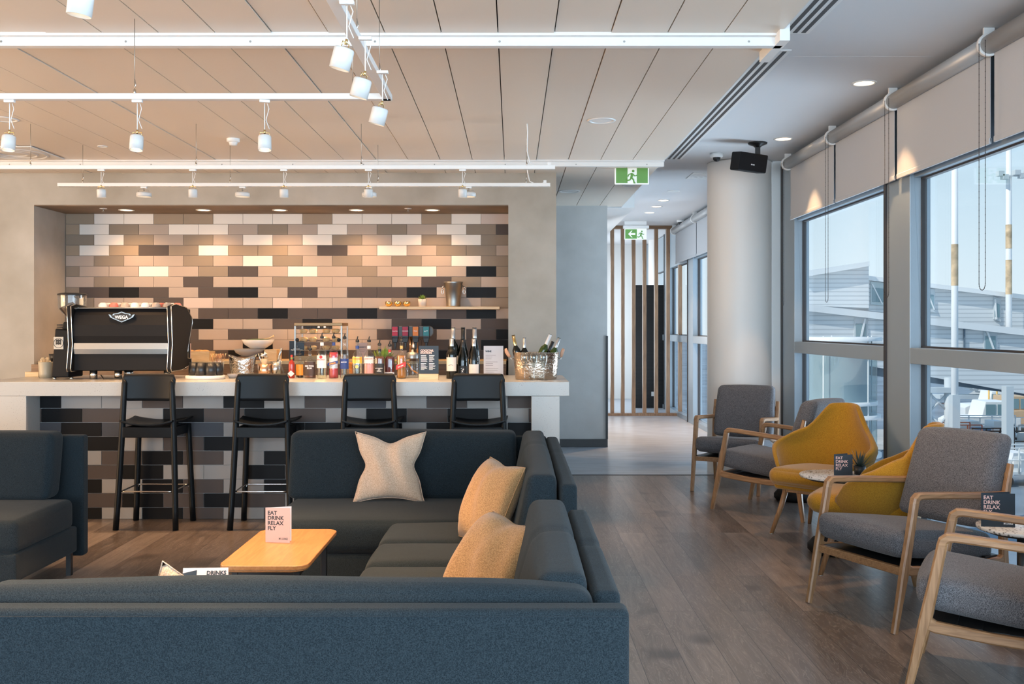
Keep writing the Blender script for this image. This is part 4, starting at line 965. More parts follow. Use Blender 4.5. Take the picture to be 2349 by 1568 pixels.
bottle('slender red pepper sauce bottle with white diamond label and red cap', 662, 676, 814, 867, 'round', flat('pepper_sauce_red', (.35, .03, .015), rough=.15), None, spout=False, cap=redlab, capf=.14, neck=M['leaf'],
       extra=lambda t, r, h, rad, sy: (lambda mb: mb.build('label', whitel, t))(MB().prism([(0, .012), (r*1.1, .036), (0, .062), (-r*1.1, .036)], -r-.002, -r+.002)))
bottle('small clear bottle with bright orange label beside the red sauce bottle', 679, 697, 803, 866, 'round', M['clear'], flat('bitters_dark', (.05, .02, .01), rough=.2), .5, lab=orange, labz=(.12, .62), text='*\n~', tcol=brownl)
bottle('squat brown-labelled MILTON rum bottle with black pourer', 698, 725, 790, 867, 'square', M['clear'], flat('rum_brown', (.18, .05, .02), rough=.2), .3, lab=brownl, labz=(.10, .60), text='MILTON\nRUM', tcol=M['whiteink'], sq=True)
bottle('tall clear BACARDI bottle with white label', 727, 750, 762.5, 868, 'round', M['clear'], pale, .6, lab=whitel, labz=(.27, .58), text='BACARDI', tcol=redlab, neck=whitel,
       extra=lambda t, r, h, rad, sy: (MB().cyl((0, -r-.002, h*.54), (0, -r-.0035, h*.54), .012, n=20)).build('emblem', redlab, t))
bottle('red APEROL bottle with slanted blue and white label', 754, 777, 762.5, 867, 'waist', M['clear'], redl, .64, lab=whitel, labz=(.25, .52), neck=bluel,
       extra=lambda t, r, h, rad, sy: ((MB().prism([(-r*1.02, .098), (r*1.02, .118), (r*1.02, .140), (-r*1.02, .120)], -r-.003, -r+.004)).build('banner', bluel, t), textmesh('lettering', 'APEROL', .0165, orange, t, T(0, -r-.004, .112) @ RY(-.24) @ FACE, 'CENTER', .04, sx=.9)))
bottle('clear bottle with dark blue slanted label and black pourer', 780, 801, 764, 867, 'round', M['clear'], pale, .3, lab=bluel, labz=(.24, .50), text='ERISTOFF', tcol=M['whiteink'])
bottle('gin bottle with orange top label', 808, 831.5, 771, 868, 'round', M['clear'], pale, .55, lab=yell, labz=(.42, .60), text="GORDON'S", tcol=redlab, neck=bluel, sq=True,
       extra=lambda t, r, h, rad, sy: (MB().cyl((0, -r*.62-.002, h*.33), (0, -r*.62-.004, h*.33), .013, n=20)).build('emblem', yell, t))
bottle('gin bottle filled with pink gin and a pale label', 835, 858, 771, 868, 'round', M['clear'], pinkl, .42, lab=cream, labz=(.42, .60), text="GORDON'S", tcol=redlab, neck=whitel, sq=True)
bottle("square whiskey bottle with black and white JACK DANIEL'S label", 859, 882, 779, 868, 'square', M['clear'], flat('whiskey_brown', (.16, .045, .012), rough=.12), .66, lab=blackl, labz=(.06, .46), text="JACK DANIEL'S\nOld\nNo. 7\nWHISKEY", tcol=M['whiteink'], sq=True, neck=blackl, tsize=.0085)
bottle('dark red liqueur bottle with small white SOUTHERN label', 882.5, 905.5, 781, 867.5, 'square', M['clear'], dkred, .68, lab=whitel, labz=(.06, .2), text='SOUTHERN', tcol=M['ink'], neck=redlab, sq=True)
bottle('golden scotch bottle with slanted RED LABEL band', 910, 931.6, 771, 867.5, 'square', M['clear'], amber, .62, neck=flat('gold_band', (.6, .4, .12)),
       extra=lambda t, r, h, rad, sy: ((MB().prism([(-r*1.03, .068), (r*1.03, .098), (r*1.03, .132), (-r*1.03, .102)], -r-.003, -r+.004)).build('label', redlab, t), textmesh('lettering', 'Red Label', .0125, M['whiteink'], t, T(0, -r-.004, .094) @ RY(-.39) @ FACE, 'CENTER', .02, sx=.9)))
# the small flask and the ribbed jar
bottle('small clear conical flask behind the second bar stool', 629, 655, 811, 866, 'cone', M['clear'], pale, .3, spout=False)
D = KB(866); t = thing('glass_jar', 'ribbed glass jar with metal lid beside the golden scotch bottle', 'jar', (XX(946, D), D, ZT)); r = 14.6/F*D
mb = MB(); vs = [(0, 0), (r, 0), (r, .15)]; 
mb.lathe([(0, .002), (r*.95, .002), (r, .01), (r, .165), (r*.9, .172)], n=40); mb.build('glass', M['clear'], t)
mb = MB()
for k in range(26): a = 2*PI*k/26; mb.cyl((r*math.cos(a), r*math.sin(a), .01), (r*math.cos(a), r*math.sin(a), .13), .0016, n=5)
mb.build('ribs', M['clear'], t)
mb = MB(); mb.lathe([(r*1.02, .155), (r*1.02, .185), (r*.8, .20), (.01, .206), (.012, .222), (0, .224)], n=32); mb.build('lid', M['steelb'], t)
mb = MB(); mb.tube([(-r*.8, -.01, .12), (0, .0, .06), (r*.8, .01, .035)], .006, 8); mb.build('orange_peel', orange, t)
# wine bottles on the bar and on the back counter
wl = lambda s: (lambda t, r, h, rad, sy: (MB().tube([(-r*.5, -r*1.03, h*.33), (-r*.1, -r*1.05, h*.35), (r*.3, -r*1.04, h*.335)], .0012, 5)).build('signature', M['ink'], t))
bottle('dark red wine bottle with tall white signed label, front left of the wine bottles', 1023.7, 1048, 775, 868, 'wine', wineg, spout=False, cap=silverf, capf=.2, lab=cream, labz=(.19, .53), grp='wine bottles', extra=wl(1))
bottle('dark wine bottle with black and white figure label in the middle of the wine bottles', 1049.5, 1073, 777, 867, 'burg', wineg, spout=False, cap=M['black'], capf=.2, lab=blackl, labz=(.05, .32), text='* o\nX', tcol=M['whiteink'], grp='wine bottles')
bottle('dark wine bottle with cream dotted label, front right of the wine bottles', 1075, 1099, 775, 868, 'burg', wineg, spout=False, cap=silverf, capf=.2, lab=cream, labz=(.08, .36), text='. . . . . .\n. . . . . .', grp='wine bottles')
for x0, x1, cp, q in ((1027, 1052, silverf, 'left, silver capsule'), (1050, 1074, M['black'], 'middle, black capsule'), (1076, 1101, silverf, 'right, silver capsule')):
    bottle('taller wine bottle behind, on the back row, '+q, x0, x1, 751, 0, 'burg' if 'left' not in q else 'wine', wineg, spout=False, cap=cp, capf=.24, D=KB(862), grp='wine bottles', lab=cream if 'middle' not in q else None, labz=(.25, .42))
# signs
def sign(name, label, x0, x1, y0, yb, D, z0, facecol, lines, body, base=None, cat='sign'):
    t = thing(name, label, cat, (XX((x0+x1)/2, D), D, z0)); w_ = (x1-x0)/F*D; h = ZZ(y0, D)-z0; b = (ZZ(yb, D)-z0) if base else 0
    if base: mb = MB(); mb.box(-w_/2, w_/2, -.02, .03, 0, b); mb.build('stand', base, t, bevel=.002)
    mb = MB(); mb.box(-w_/2, w_/2, .0, .004, b, h); mb.build('board', facecol, t)
    for (s_, sz, col, fx, fy, al, bo) in lines:
        textmesh('lettering', s_, sz, col, t, T(-w_/2+w_*fx, -.0012, b+(h-b)*fy) @ FACE, al, bo, lh=.85)
    for (col, bars) in body:
        mb = MB()
        for (ax, ay, bw, bh) in bars: mb.box(-w_/2+w_*ax, -w_/2+w_*(ax+bw), -.0008, 0, b+(h-b)*(ay-bh), b+(h-b)*ay)
        mb.build('small_print', col, t)
    return t
rnd = random.Random(5)
bars = []
for cx_ in (.10, .52):
    for g in (.62, .33):
        bars.append((cx_, g+.045, .27, .022))
        for k in range(6): bars.append((cx_, g-.005-k*.033, .16+.18*rnd.random(), .011))
sign('menu_sign', 'navy COCKTAIL STATION menu in a stand on a timber block', 961, 1006, 793, 857, 7.45, ZT, M['navy'], [('COCKTAIL\nSTATION', .0205, M['pinkink'], .08, .80, 'LEFT', .05)], [(M['whiteink'], bars)], M['lightw'])
bars = [(.10, .70-k*.055-(.05 if k > 2 else 0)-(.05 if k > 5 else 0), .3+.35*rnd.random(), .007) for k in range(9)]
sign('menu_sign', 'white WINE list in a clear stand right of the wine bottles', 1109.5, 1154.5, 793, 868, KB(864), ZT, M['cardw'], [('WINE', .0185, M['navy'], .09, .80, 'LEFT', .05)], [(M['ink'], bars)])
t = sign('menu_sign', 'navy PIE OF THE DAY sign left of the pie warmer', 635, 671, 788, 838, 8.9, ZT+.06, M['navy'], [('PIE OF THE DAY', .0155, M['whiteink'], .5, .52, 'CENTER', .03), ('Homemade', .011, M['whiteink'], .5, .32, 'CENTER', .0)], [(M['whiteink'], [(.3, .2, .4, .01), (.25, .15, .5, .01)])])
mb = MB(); mb.tube([(-.03, -.001, .115), (-.02, -.001, .10), (.02, -.001, .10), (.03, -.001, .115), (-.03, -.001, .115)], .002, 5); mb.tube([(.0, -.001, .125), (.005, -.001, .135), (0, -.001, .145)], .0015, 5); mb.build('bowl_drawing', M['whiteink'], t)
t.location.z = 1.12; t.location.y = 9.4
for ch in t.children: pass
sign('menu_sign', 'pale pink DESSERTS card behind the gin bottles', 818, 844, 786, 838, 9.45, 1.12, M['cardp'], [('DESSERTS', .017, M['navy'], .5, .72, 'CENTER', .03)], [(M['ink'], [(.2, .6, .6, .01), (.2, .5, .5, .01)])])
sign('menu_sign', 'small pale pink card beside the coffee machine', 426, 438, 787, 838, 9.4, 1.12, M['cardp'], [], [(M['ink'], [(.2, .7, .5, .01)])])
# ------------------------------------------------------------------ coffee machine
Dm = 7.50; t = thing('coffee_machine', 'large black WEGA espresso machine on the left of the bar', 'coffee machine', (-2.99, Dm, ZT))
w0, w1 = -.362, .360; zb = .064; zt3_ = .540
def zz(py, D=Dm): return ZZ(py, D)-ZT
mb = MB(); prof = [(.05, zz(851)), (-.0, zz(848)), (-.0, zz(812)), (.012, zz(812)), (.012, zz(786)), (-.0, zz(786)), (-.016, zz(770)), (-.02, zz(745)), (.0, zz(722)), (.04, zz(707)), (.50, zz(707)), (.50, zz(840)), (.40, zz(851))]
mb.prism(prof, w0, w1, axis='x'); mb.build('body', M['blackp'], t)
mb = MB(); mb.prism([(-.012, zz(811.5)), (-.016, zz(800)), (-.010, zz(786.5)), (.02, zz(786.5)), (.02, zz(811.5))], w0+.002, w1-.002, axis='x'); mb.build('steel_band', M['steel'], t)
side = [(-.045, zz(851)), (-.05, zz(845)), (-.02, zz(790)), (-.035, zz(740)), (-.05, zz(702)), (.05, zz(697)), (.30, zz(703)), (.43, zz(726)), (.45, zz(738)), (.40, zz(765)), (.34, zz(800)), (.335, zz(824)), (.42, zz(826)), (.43, zz(840)), (.2, zz(850))]
for x0 in (w0-.035, w1+.005):
    mb = MB(); mb.prism(side, x0, x0+.03, axis='x'); sp_ = mb.build('side_panel', M['blackp'], t)
    for xx_ in (x0, x0+.03):
        mb = MB(); mb.tube([(xx_, y, z) for y, z in side], .0035, 6, closed=True); mb.build('steel_edge', M['steel'], sp_)
mb = MB(); mb.box(w0, w1, .0, .48, zz(707), zz(706)); mb.tube([(w0+.02, .02, zz(705)), (w0+.02, .46, zz(705)), (w1-.02, .46, zz(705)), (w1-.02, .02, zz(705)), (w0+.02, .02, zz(705))], .004, 6); mb.build('cup_tray', M['steelb'], t)
for x in (-.24, .33, -.05):
    mb = MB(); mb.cyl((x, .06, 0), (x, .06, zz(851)+.004), .028, n=24); mb.build('foot', M['steel'], t)
mb = MB(); mb.cyl((-.1, .40, 0), (-.1, .40, zz(851)), .04, n=20); mb.build('foot', M['steel'], t)
# crest
cx_ = XX(283, Dm)+2.99; cz = zz(727)
def crest(s, inset=0):
    p = [(-1, .5), (-.72, .35), (-.62, .62), (-.3, .72), (0, 1), (.3, .72), (.62, .62), (.72, .35), (1, .5), (.86, -.05), (.6, -.35), (.3, -.65), (0, -.95), (-.3, -.65), (-.6, -.35), (-.86, -.05)]
    return [(cx_+a*.10*s, cz+b*.042*s) for a, b in p]
mb = MB(); mb.prism(crest(1), -.034, -.012); c1 = mb.build('crest', M['chrome'], t)
mb = MB(); mb.prism(crest(.84), -.036, -.034); mb.build('crest_field', M['black'], c1)
textmesh('crest_lettering', 'WEGA', .034, M['whiteink'], c1, T(cx_, -.038, cz-.012) @ FACE, 'CENTER', .03)
mb = MB(); mb.cyl((-.10, .0, .004), (.1, .0, .004), .003, n=6); 
mb = MB(); mb.tube([(.30, .03, .004), (.15, .05, .004), (.05, .02, .004), (-.15, .03, .004), (-.2, .1, .03)], .004, 6); mb.build('power_cord', M['black'], t)
# cups on the machine
cupc = [(M['ceram'], 'white'), (M['red'], 'coral'), (M['taupe'], 'taupe'), (M['ceram'], 'white'), (M['ceram'], 'white'), (M['taupe'], 'taupe'), (M['taupe'], 'taupe')]
cz = ZT+zz(706)+.001
cupx = [236, 261, 286, 309, 333, 358, 384]
nm = ['first', 'second', 'third', 'fourth', 'fifth', 'sixth', 'seventh']
def cup(label, x, y, z, m, r=.034, h=.042, grp='upturned cups on top of the coffee machine'):
    t = thing('cup', label, 'cup', (x, y, z), 0, grp); mb = MB(); mb.lathe([(r, 0), (r*.96, h*.45), (r*.75, h*.85), (r*.5, h), (0, h)], n=24); mb.build('body', m, t)
    mb = MB(); mb.tube([(-r*.9, .0, h*.2), (-r*1.25, .015, h*.3), (-r*1.25, .015, h*.6), (-r*.85, 0, h*.7)], .003, 6); mb.build('handle', m, t); return t
for i, px in enumerate(cupx): cup('%s upturned cup, %s in the front row on the coffee machine' % (cupc[i][1], nm[i]), XX(px, Dm+.08), Dm+.085, cz, cupc[i][0])
for i, px in enumerate((248, 272, 297, 322, 346, 371, 394, 407)):
    c_ = (M['ceram'], 'white') if i not in (5, 7) else (M['red'], 'coral')
    cup('%s upturned cup, %s in the back row on the coffee machine' % (c_[1], (nm+['last'])[i]), XX(px, Dm+.2), Dm+.20, cz, c_[0])
# grinder
D = 7.60; t = thing('coffee_grinder', 'black coffee grinder with clear bean hopper left of the espresso machine', 'coffee grinder', (XX(157, D), D, ZT))
def gz(py): return ZZ(py, D)-ZT
mb = MB(); mb.prism([(-.088, .015), (.045, .015), (.045, gz(757)), (-.058, gz(753))], -.10, .16); mb.prism([(-.03, gz(757)), (.05, gz(757)), (.04, gz(738)), (-.02, gz(738))], -.05, .1); mb.build('body', M['blackp'], t, bevel=.01)
mb = MB(); mb.lathe([(.018, gz(740)), (.028, gz(732)), (.098, gz(708)), (.102, gz(700)), (.104, gz(677))], c=(.03, 0, 0), n=36); mb.build('hopper', M['clear'], t)
mb = MB(); mb.lathe([(0, gz(736)), (.022, gz(732)), (.09, gz(709)), (.09, gz(706)), (0, gz(704))], c=(.03, 0, 0), n=30); mb.build('coffee_beans', flat('coffee_beans', (.03, .014, .008), noise=.6, ns=120), t)
mb = MB(); mb.lathe([(0, gz(671)), (.08, gz(671.5)), (.108, gz(674)), (.108, gz(677.5)), (0, gz(677.5))], c=(.03, 0, 0), n=36); mb.build('hopper_lid', M['black'], t)
mb = MB(); mb.box(-.066, .008, -.104, -.101, gz(800), gz(772)); pl = mb.build('badge', M['steelb'], t, bevel=.001)
textmesh('badge_lettering', 'MM\nMM', .026, M['ink'], pl, T(-.029, -.1055, gz(783)) @ FACE, 'CENTER', .06, lh=.8)
mb = MB(); mb.tube([(-.029+.036*math.cos(a), -.105, gz(786)+.036*math.sin(a)) for a in [2*PI*k/28 for k in range(28)]], .0016, 5, closed=True); mb.build('badge_ring', M['ink'], pl)
mb = MB(); [mb.cyl((-.035, -.02, gz(q)), (-.08, -.02, gz(q)), .005, n=8) for q in (745, 750)]; mb.build('dosing_lever', M['black'], t)
for x in (-.075, .055): mb = MB(); mb.cyl((x, -.07, 0), (x, -.07, .016), .014, n=14); mb.build('foot', M['steel'], t)
# left-hand bits
D = KB(866); t = thing('stirrer_pot', 'glazed beige pot full of wooden stirrers at the left end of the bar', 'pot', (XX(105, D), D, ZT)); r = 16/F*D
mb = MB(); mb.lathe([(0, 0), (r*.86, 0), (r*.88, .03), (r, .118), (r*1.03, .125), (r*.95, .125), (r*.8, .02), (0, .02)], n=32); mb.build('pot', flat('glazed_stoneware', (.42, .36, .26), rough=.3), t)
mb = MB(); rnd = random.Random(2)
for k in range(16): a = rnd.random()*6.3; q = r*.7*rnd.random(); mb.box(-.003, .003, -.0012, .0012, 0, .115+.03*rnd.random(), M=T(q*math.cos(a), q*math.sin(a), .025) @ RZ(a) @ RY(.2*rnd.random()-.1))
o = mb.build('wooden_stirrers', M['lightw'], t); o['kind'] = 'stuff'
D = 7.95; t = thing('wooden_box', 'small brown wooden box behind the beige pot', 'box', (XX(78, D), D, ZT)); mb = MB(); mb.box(-.055, .055, -.04, .04, 0, .04); mb.build('lower_box', M['lightw'], t, bevel=.002); mb = MB(); mb.box(-.008, .075, -.03, .03, .04, .10); mb.build('upper_box', M['brownw'], t, bevel=.002)
D = 7.85; t = thing('tamper_stand', 'stack of dark cups between the beige pot and the grinder', 'cups', (XX(126, D), D, ZT))
mb = MB(); mb.lathe([(0, 0), (.03, 0), (.036, .06), (.036, .07), (0, .07)], n=24); mb.build('lower_cup', flat('slate_blue_cup', (.05, .07, .09)), t)
mb = MB(); mb.lathe([(0, .07), (.035, .07), (.04, .11), (0, .11)], n=24); mb.build('middle_cup', bluel, t)
mb = MB(); mb.lathe([(0, .125), (.03, .125), (.045, .185), (.038, .185), (0, .15)], n=24); mb.lathe([(0, .11), (.02, .11), (.02, .125), (0, .125)], n=16); mb.build('bowl', M['black'], t)
# plate with black cups
D = 7.6; px_ = 471; t = thing('serving_plate', 'round white stone plate under the black cups', 'plate', (XX(px_, D), D, ZT)); r = 44/F*D
mb = MB(); mb.lathe([(0, 0), (r-.006, 0), (r, .004), (r, .024), (r-.004, .028), (0, .028)], n=48); mb.build('plate', M['ceram'], t, bevel=0)
for i, (px, dy) in enumerate(((446, .0), (461, -.05), (484, -.05), (499, .0))):
    r = 12.5/F*D; t = thing('tumbler', 'matt black tumbler on the white plate, %s from the left' % nm[i], 'cup', (XX(px, D+dy), D+dy, ZT+.028), 0, 'black tumblers on the white plate')
    mb = MB(); mb.lathe([(0, 0), (r*1.0, 0), (r*1.06, .04), (r*.92, .10), (r*.86, .10), (r*.9, .02), (0, .015)], n=28); mb.build('body', flat('matt_black_ceramic', (.012, .013, .015), rough=.35), t)
t = thing('dip_bowl', 'tiny grey dip bowl at the front of the bar', 'bowl', (XX(534, 7.68), 7.68, ZT)); mb = MB(); mb.lathe([(0, 0), (.026, 0), (.044, .035), (.040, .035), (.02, .008), (0, .008)], n=32); mb.build('bowl', M['greycer'], t)
# hammered jug
hammer = mat('hammered_silver', (.55, .51, .46), .15, 1, bump=.7, bs=55); hammerc = mat('hammered_champagne', (.50, .41, .33), .2, 1, bump=.5, bs=60)
D = 7.9; t = thing('ice_bucket', 'hammered silver ice bucket with wavy rim behind the second stool', 'ice bucket', (XX(556, D), D, ZT))
mb = MB(); n = 48; vs = []; fs = []
for j in range(7):
    for i in range(n):
        a = 2*PI*i/n; v = j/6; r = .088+.024*v; top = .145+.035*abs(math.cos(a))**1.5; vs.append((r*math.cos(a), r*.8*math.sin(a), top*v))
for j in range(6):
    for i in range(n): fs.append((j*n+i, j*n+(i+1) % n, (j+1)*n+(i+1) % n, (j+1)*n+i))
fs.append(tuple(reversed(range(n)))); mb.add(vs, fs, 0, True); o = mb.build('bucket', hammer, t); s_ = o.modifiers.new('s', 'SOLIDIFY'); s_.thickness = .003
# bowls
def bowl(label, px, D, z, r, h, m, name='bowl'):
    t = thing('serving_bowl', label, 'bowl', (XX(px, D), D, z)); mb = MB(); mb.lathe([(0, 0), (r*.45, 0), (r*.5, .006), (r*.86, h*.5), (r, h), (r*.97, h), (r*.8, h*.5), (r*.4, .015), (0, .015)], n=44); mb.build('bowl', m, t); return t
bowl('speckled grey bowl on the back counter under the salad bowl', 572, 9.6, 1.155, .15, .075, M['greycer'])
t = thing('bowl_riser', 'low dark riser under the grey bowl', 'riser', (XX(575, 9.6), 9.6, 1.12)); mb = MB(); mb.box(-.12, .12, -.09, .09, 0, .034); mb.build('block', M['brownw'], t, bevel=.002)
t = thing('bowl_riser', 'timber riser holding the white salad bowl above the grey one', 'riser', (XX(612, 9.62), 9.62, 1.12)); mb = MB(); mb.box(-.0, .12, -.10, .12, 0, .105); mb.build('block', M['lightw'], t, bevel=.002)
t = bowl('wide white salad bowl with serving spoon', 592, 9.62, 1.232, .157, .088, M['ceram'])
mb = MB(); mb.lathe([(0, .09), (.06, .095), (.12, .088), (.145, .07)], n=24); o = mb.build('salad', flat('salad_leaves', (.05, .10, .02), noise=.8, ns=60), t)
mb = MB(); mb.tube([(.02, -.02, .08), (.13, -.04, .105), (.165, -.045, .125)], [.006, .006, .011], 8); mb.build('spoon', M['lightw'], t)
# bread crate
t = thing('bread_crate', 'pine crate of bread rolls right of the espresso machine', 'crate', (XX(455, 9.5), 9.5, 1.12)); 
mb = MB(); w_ = 32/F*9.5; mb.box(-w_, w_, -.1, -.09, 0, .09); mb.box(-w_, w_, .09, .1, 0, .09); mb.box(-w_, -w_+.01, -.1, .1, 0, .09); mb.box(w_-.01, w_, -.1, .1, 0, .09); mb.box(-w_, w_, -.1, .1, 0, .01); mb.build('crate', M['lightw'], t, bevel=.001)
bread = flat('bread_crust', (.60, .34, .14), noise=.3, ns=30, rough=.7)
for i, (x, y) in enumerate(((-.07, -.02), (.0, .03), (.07, -.02))):
    o = MB().lathe([(0, 0), (.045, .005), (.058, .03), (.045, .055), (.02, .066), (0, .068)], n=24, sx=1.1).build('bread_roll', bread); o.location = (t.location.x+x, 9.5+y, 1.155); tag(o, 'bread roll in the pine crate, '+('left one', 'middle one', 'right one')[i], 'bread roll', 'bread rolls in the crate')
D = 9.0-.9; t = thing('straw_pot', 'small grey pot of paper straws beside the black tumblers', 'pot', (XX(501, 7.95), 7.95, ZT)); 
mb = MB(); mb.lathe([(0, 0), (.035, 0), (.046, .115), (.042, .115), (.03, .01), (0, .01)], n=28); mb.build('pot', flat('grey_green_pot', (.34, .34, .29)), t)
mb = MB(); rnd = random.Random(9)
for k in range(22): a = rnd.random()*6.3; q = .028*rnd.random(); e_ = .28*rnd.random(); mb.cyl((q*math.cos(a), q*math.sin(a), .02), (q*math.cos(a)+.14*e_*math.cos(a)*1.6, q*math.sin(a)+.1*e_*math.sin(a), .185), .0022, n=6)
o = mb.build('straws', M['copper'], t); o['kind'] = 'stuff'
# bar tools
D = 7.8; t = thing('bar_tool_cup', 'copper cup of bar tools behind the second stool', 'tool holder', (XX(606, D), D, ZT))
mb = MB(); mb.lathe([(0, 0), (.044, 0), (.052, .11), (.049, .11), (.042, .005), (0, .005)], n=30); mb.build('cup', M['copper'], t)
mb = MB(); mb.lathe([(0, .01), (.022, .02), (.026, .08), (.02, .12), (.03, .135), (.024, .15), (0, .15)], n=20); mb.build('muddler', M['lightw'], t)
mb = MB(); mb.tube([(0, 0, .03), (-.03, -.01, .15), (-.045, -.012, .19)], [.004, .005, .006], 8); mb.lathe([(.0, 0), (.018, .02), (.02, .03), (.006, .04), (.018, .06), (0, .06)], n=18, M=T(-.035, -.01, .165) @ RY(1.1)); mb.build('jigger', M['steel'], t)
mb = MB(); mb.tube([(.01, 0, .05), (-.01, .0, .14), (-.02, 0, .18)], .004, 8); mb.lathe([(0, 0), (.035, 0), (.035, .004), (0, .004)], n=20, M=T(.0, 0, .175) @ RY(.5)); mb.build('strainer', M['steel'], t)
t = thing('cocktail_shaker', 'steel shaker tin with ice tongs beside the bar tools', 'shaker', (XX(629, D), D+.05, ZT))
mb = MB(); mb.lathe([(0, 0), (.036, 0), (.046, .125), (.043, .125), (.034, .005), (0, .005)], n=30); mb.build('tin', M['steel'], t)
mb = MB(); mb.tube([(-.01, 0, .05), (.03, -.01, .17), (.05, -.015, .235)], [.006, .008, .010], 8); mb.build('tongs', M['steel'], t)
# citrus glasses behind the bottles
for i, px in enumerate((803, 850, 866)):
    D = 7.95; t = thing('fruit_glass', 'glass of orange slices behind the bottles, '+('left one', 'middle one', 'right one')[i], 'glass', (XX(px, D), D, ZT), 0, 'glasses of citrus slices')
    mb = MB(); mb.lathe([(.032, 0), (.038, .11)], n=24); mb.build('glass', M['clear'], t); mb = MB()
    for k in range(4): mb.cyl((0, -.01, .02+.022*k), (.004, .01, .03+.022*k), .026, n=16)
    mb.build('orange_slices', orange, t)
# potted herbs
D = 8.0; t = thing('potted_herb', 'leafy green herb plant behind the whiskey bottles', 'potted plant', (XX(875, D), D, ZT)); mb = MB(); mb.lathe([(0, 0), (.05, 0), (.06, .08), (.055, .08), (0, .07)], n=24); mb.build('pot', M['pot'], t)
mb = MB(); rnd = random.Random(4)
for k in range(120):
    a = rnd.random()*6.3; el = .2+1.2*rnd.random(); Lg = .08+.09*rnd.random(); d = Vector((math.cos(a)*math.cos(el), math.sin(a)*math.cos(el), math.sin(el))); b = Vector((0, 0, .07))+d*Lg*.5; e_ = b+d*Lg*.6; sd = d.cross(Vector((.3, .2, 1))).normalized()*.010
    mb.add([b, (b+e_)/2-sd, e_, (b+e_)/2+sd], [(0, 1, 2, 3)])
mb.build('leaves', flat('herb_leaf', (.22, .30, .04), noise=.5, ns=30), t)
# pie warmer
D = 9.35; xw0, xw1 = XX(675, D), XX(785, D); t = thing('pie_warmer', 'glass pie warmer cabinet with lit copper top on the back counter', 'food warmer', ((xw0+xw1)/2, D+.17, 1.12)); hw = (xw1-xw0)/2; ht = ZZ(740, D)-1.12
mb = MB(); mb.box(-hw, hw, -.17, .17, 0, .05); mb.box(-hw, hw, -.17, .17, ht-.03, ht); mb.build('case', mat('warm_steel', (.34, .22, .12), .5, 1), t, bevel=.004)
mb = MB()
for x in (-hw, hw-.014):
    for y in (-.17, .156): mb.box(x, x+.014, y, y+.014, .05, ht-.03)
mb.build('frame', M['steelb'], t)
mb = MB(); mb.box(-hw+.014, hw-.014, -.168, -.166, .05, ht-.03); mb.box(hw-.006, hw-.004, -.156, .156, .05, ht-.03); mb.box(-hw+.004, -hw+.006, -.156, .156, .05, ht-.03); mb.build('glass', M['acryl'], t)
for z in (.10, .18, .26):
    mb = MB()
    for k in range(15): x = -hw+.02+k*(2*hw-.04)/14; mb.cyl((x, -.15, z), (x, .15, z), .0018, n=5)
    mb.cyl((-hw+.01, -.15, z), (hw-.01, -.15, z), .003, n=6); mb.build('wire_shelf', M['steelb'], t)
for x in (-hw+.03, hw-.03): mb = MB(); mb.lathe([(0, 0), (.016, .004), (.018, .014), (.012, .022), (0, .024)], n=16, M=T(x, -.168, .20) @ RX(PI/2)); mb.build('knob', M['black'], t)
lamp('POINT', 'warmer_light', (0, 0, ht-.06), 3.5, (1, .62, .28), t, shadow_soft_size=.02)
for x in (-.03, .03): mb = MB(); mb.lathe([(0, 0), (.012, .004), (0, .012)], n=10, M=T(x, 0, ht-.045)); mb.build('bulb', M['lampe'], t)
crust = flat('pie_crust', (.66, .42, .17), noise=.3, ns=25, rough=.6)
for s_, z in enumerate((.103, .183, .263)):
    for k, x in enumerate((-.16, -.07, .06, .15)):
        o = MB().lathe([(0, 0), (.028, 0), (.040, .026), (.038, .034), (.02, .042), (0, .044)], n=20).build('pie', crust); o.location = (t.location.x+x*hw/.23, t.location.y-.08, 1.12+z)
        tag(o, 'golden pie in the warmer, %s shelf, %s' % (('bottom', 'middle', 'top')[s_], ('far left', 'left of centre', 'right of centre', 'far right')[k]), 'pie', 'pies in the warmer')
# soft drink tap tower
D = 9.3; t = thing('drink_tap_tower', 'soft drink tap tower with four coloured labels behind the bottles', 'drink dispenser', (XX(948, D), D, 1.12)); cz = ZZ(761, D)-1.12
mb = MB(); mb.cyl((0, .05, 0), (0, .05, cz), .042, n=28); mb.build('column', M['copper'], t)
mb = MB(); hw = 45/F*D; mb.prism(rr(-hw, hw, cz-.045, cz+.055, .04, 5), -.0, .10); mb.build('tap_head', flat('grey_tap_metal', (.16, .155, .15), rough=.5), t, bevel=.006)
for i, (px, c_, s_) in enumerate(((907.5, flat('cola_red', (.55, .02, .05)), 'Coca-Cola'), (931, flat('cola_darkred', (.42, .02, .05)), 'NO SUGAR'), (954.5, flat('fanta_orange', (.75, .20, .03)), 'Fanta'), (978.5, flat('sprite_teal', (.03, .22, .24)), 'Sprite'))):
    x = XX(px, D)-XX(948, D); mb = MB(); mb.box(x-.030, x+.030, -.055, .0, cz-.055, cz+.058); mb.prism([(x-.02, cz-.10), (x+.02, cz-.10), (x+.03, cz-.055), (x-.03, cz-.055)], -.05, 0); mb.prism([(x-.007, cz-.16), (x+.007, cz-.16), (x+.012, cz-.10), (x-.012, cz-.10)], -.04, -.01); v_ = mb.build('tap_valve', M['black'], t, bevel=.003)
    mb = MB(); mb.box(x-.026, x+.026, -.058, -.055, cz-.035, cz+.050); mb.build('tap_label', c_, v_)
    textmesh('tap_lettering', s_, .0115 if len(s_) > 6 else .015, M['whiteink'], v_, T(x, -.0595, cz+.005) @ RY(-.2 if i == 3 else 0) @ FACE, 'CENTER', .03)
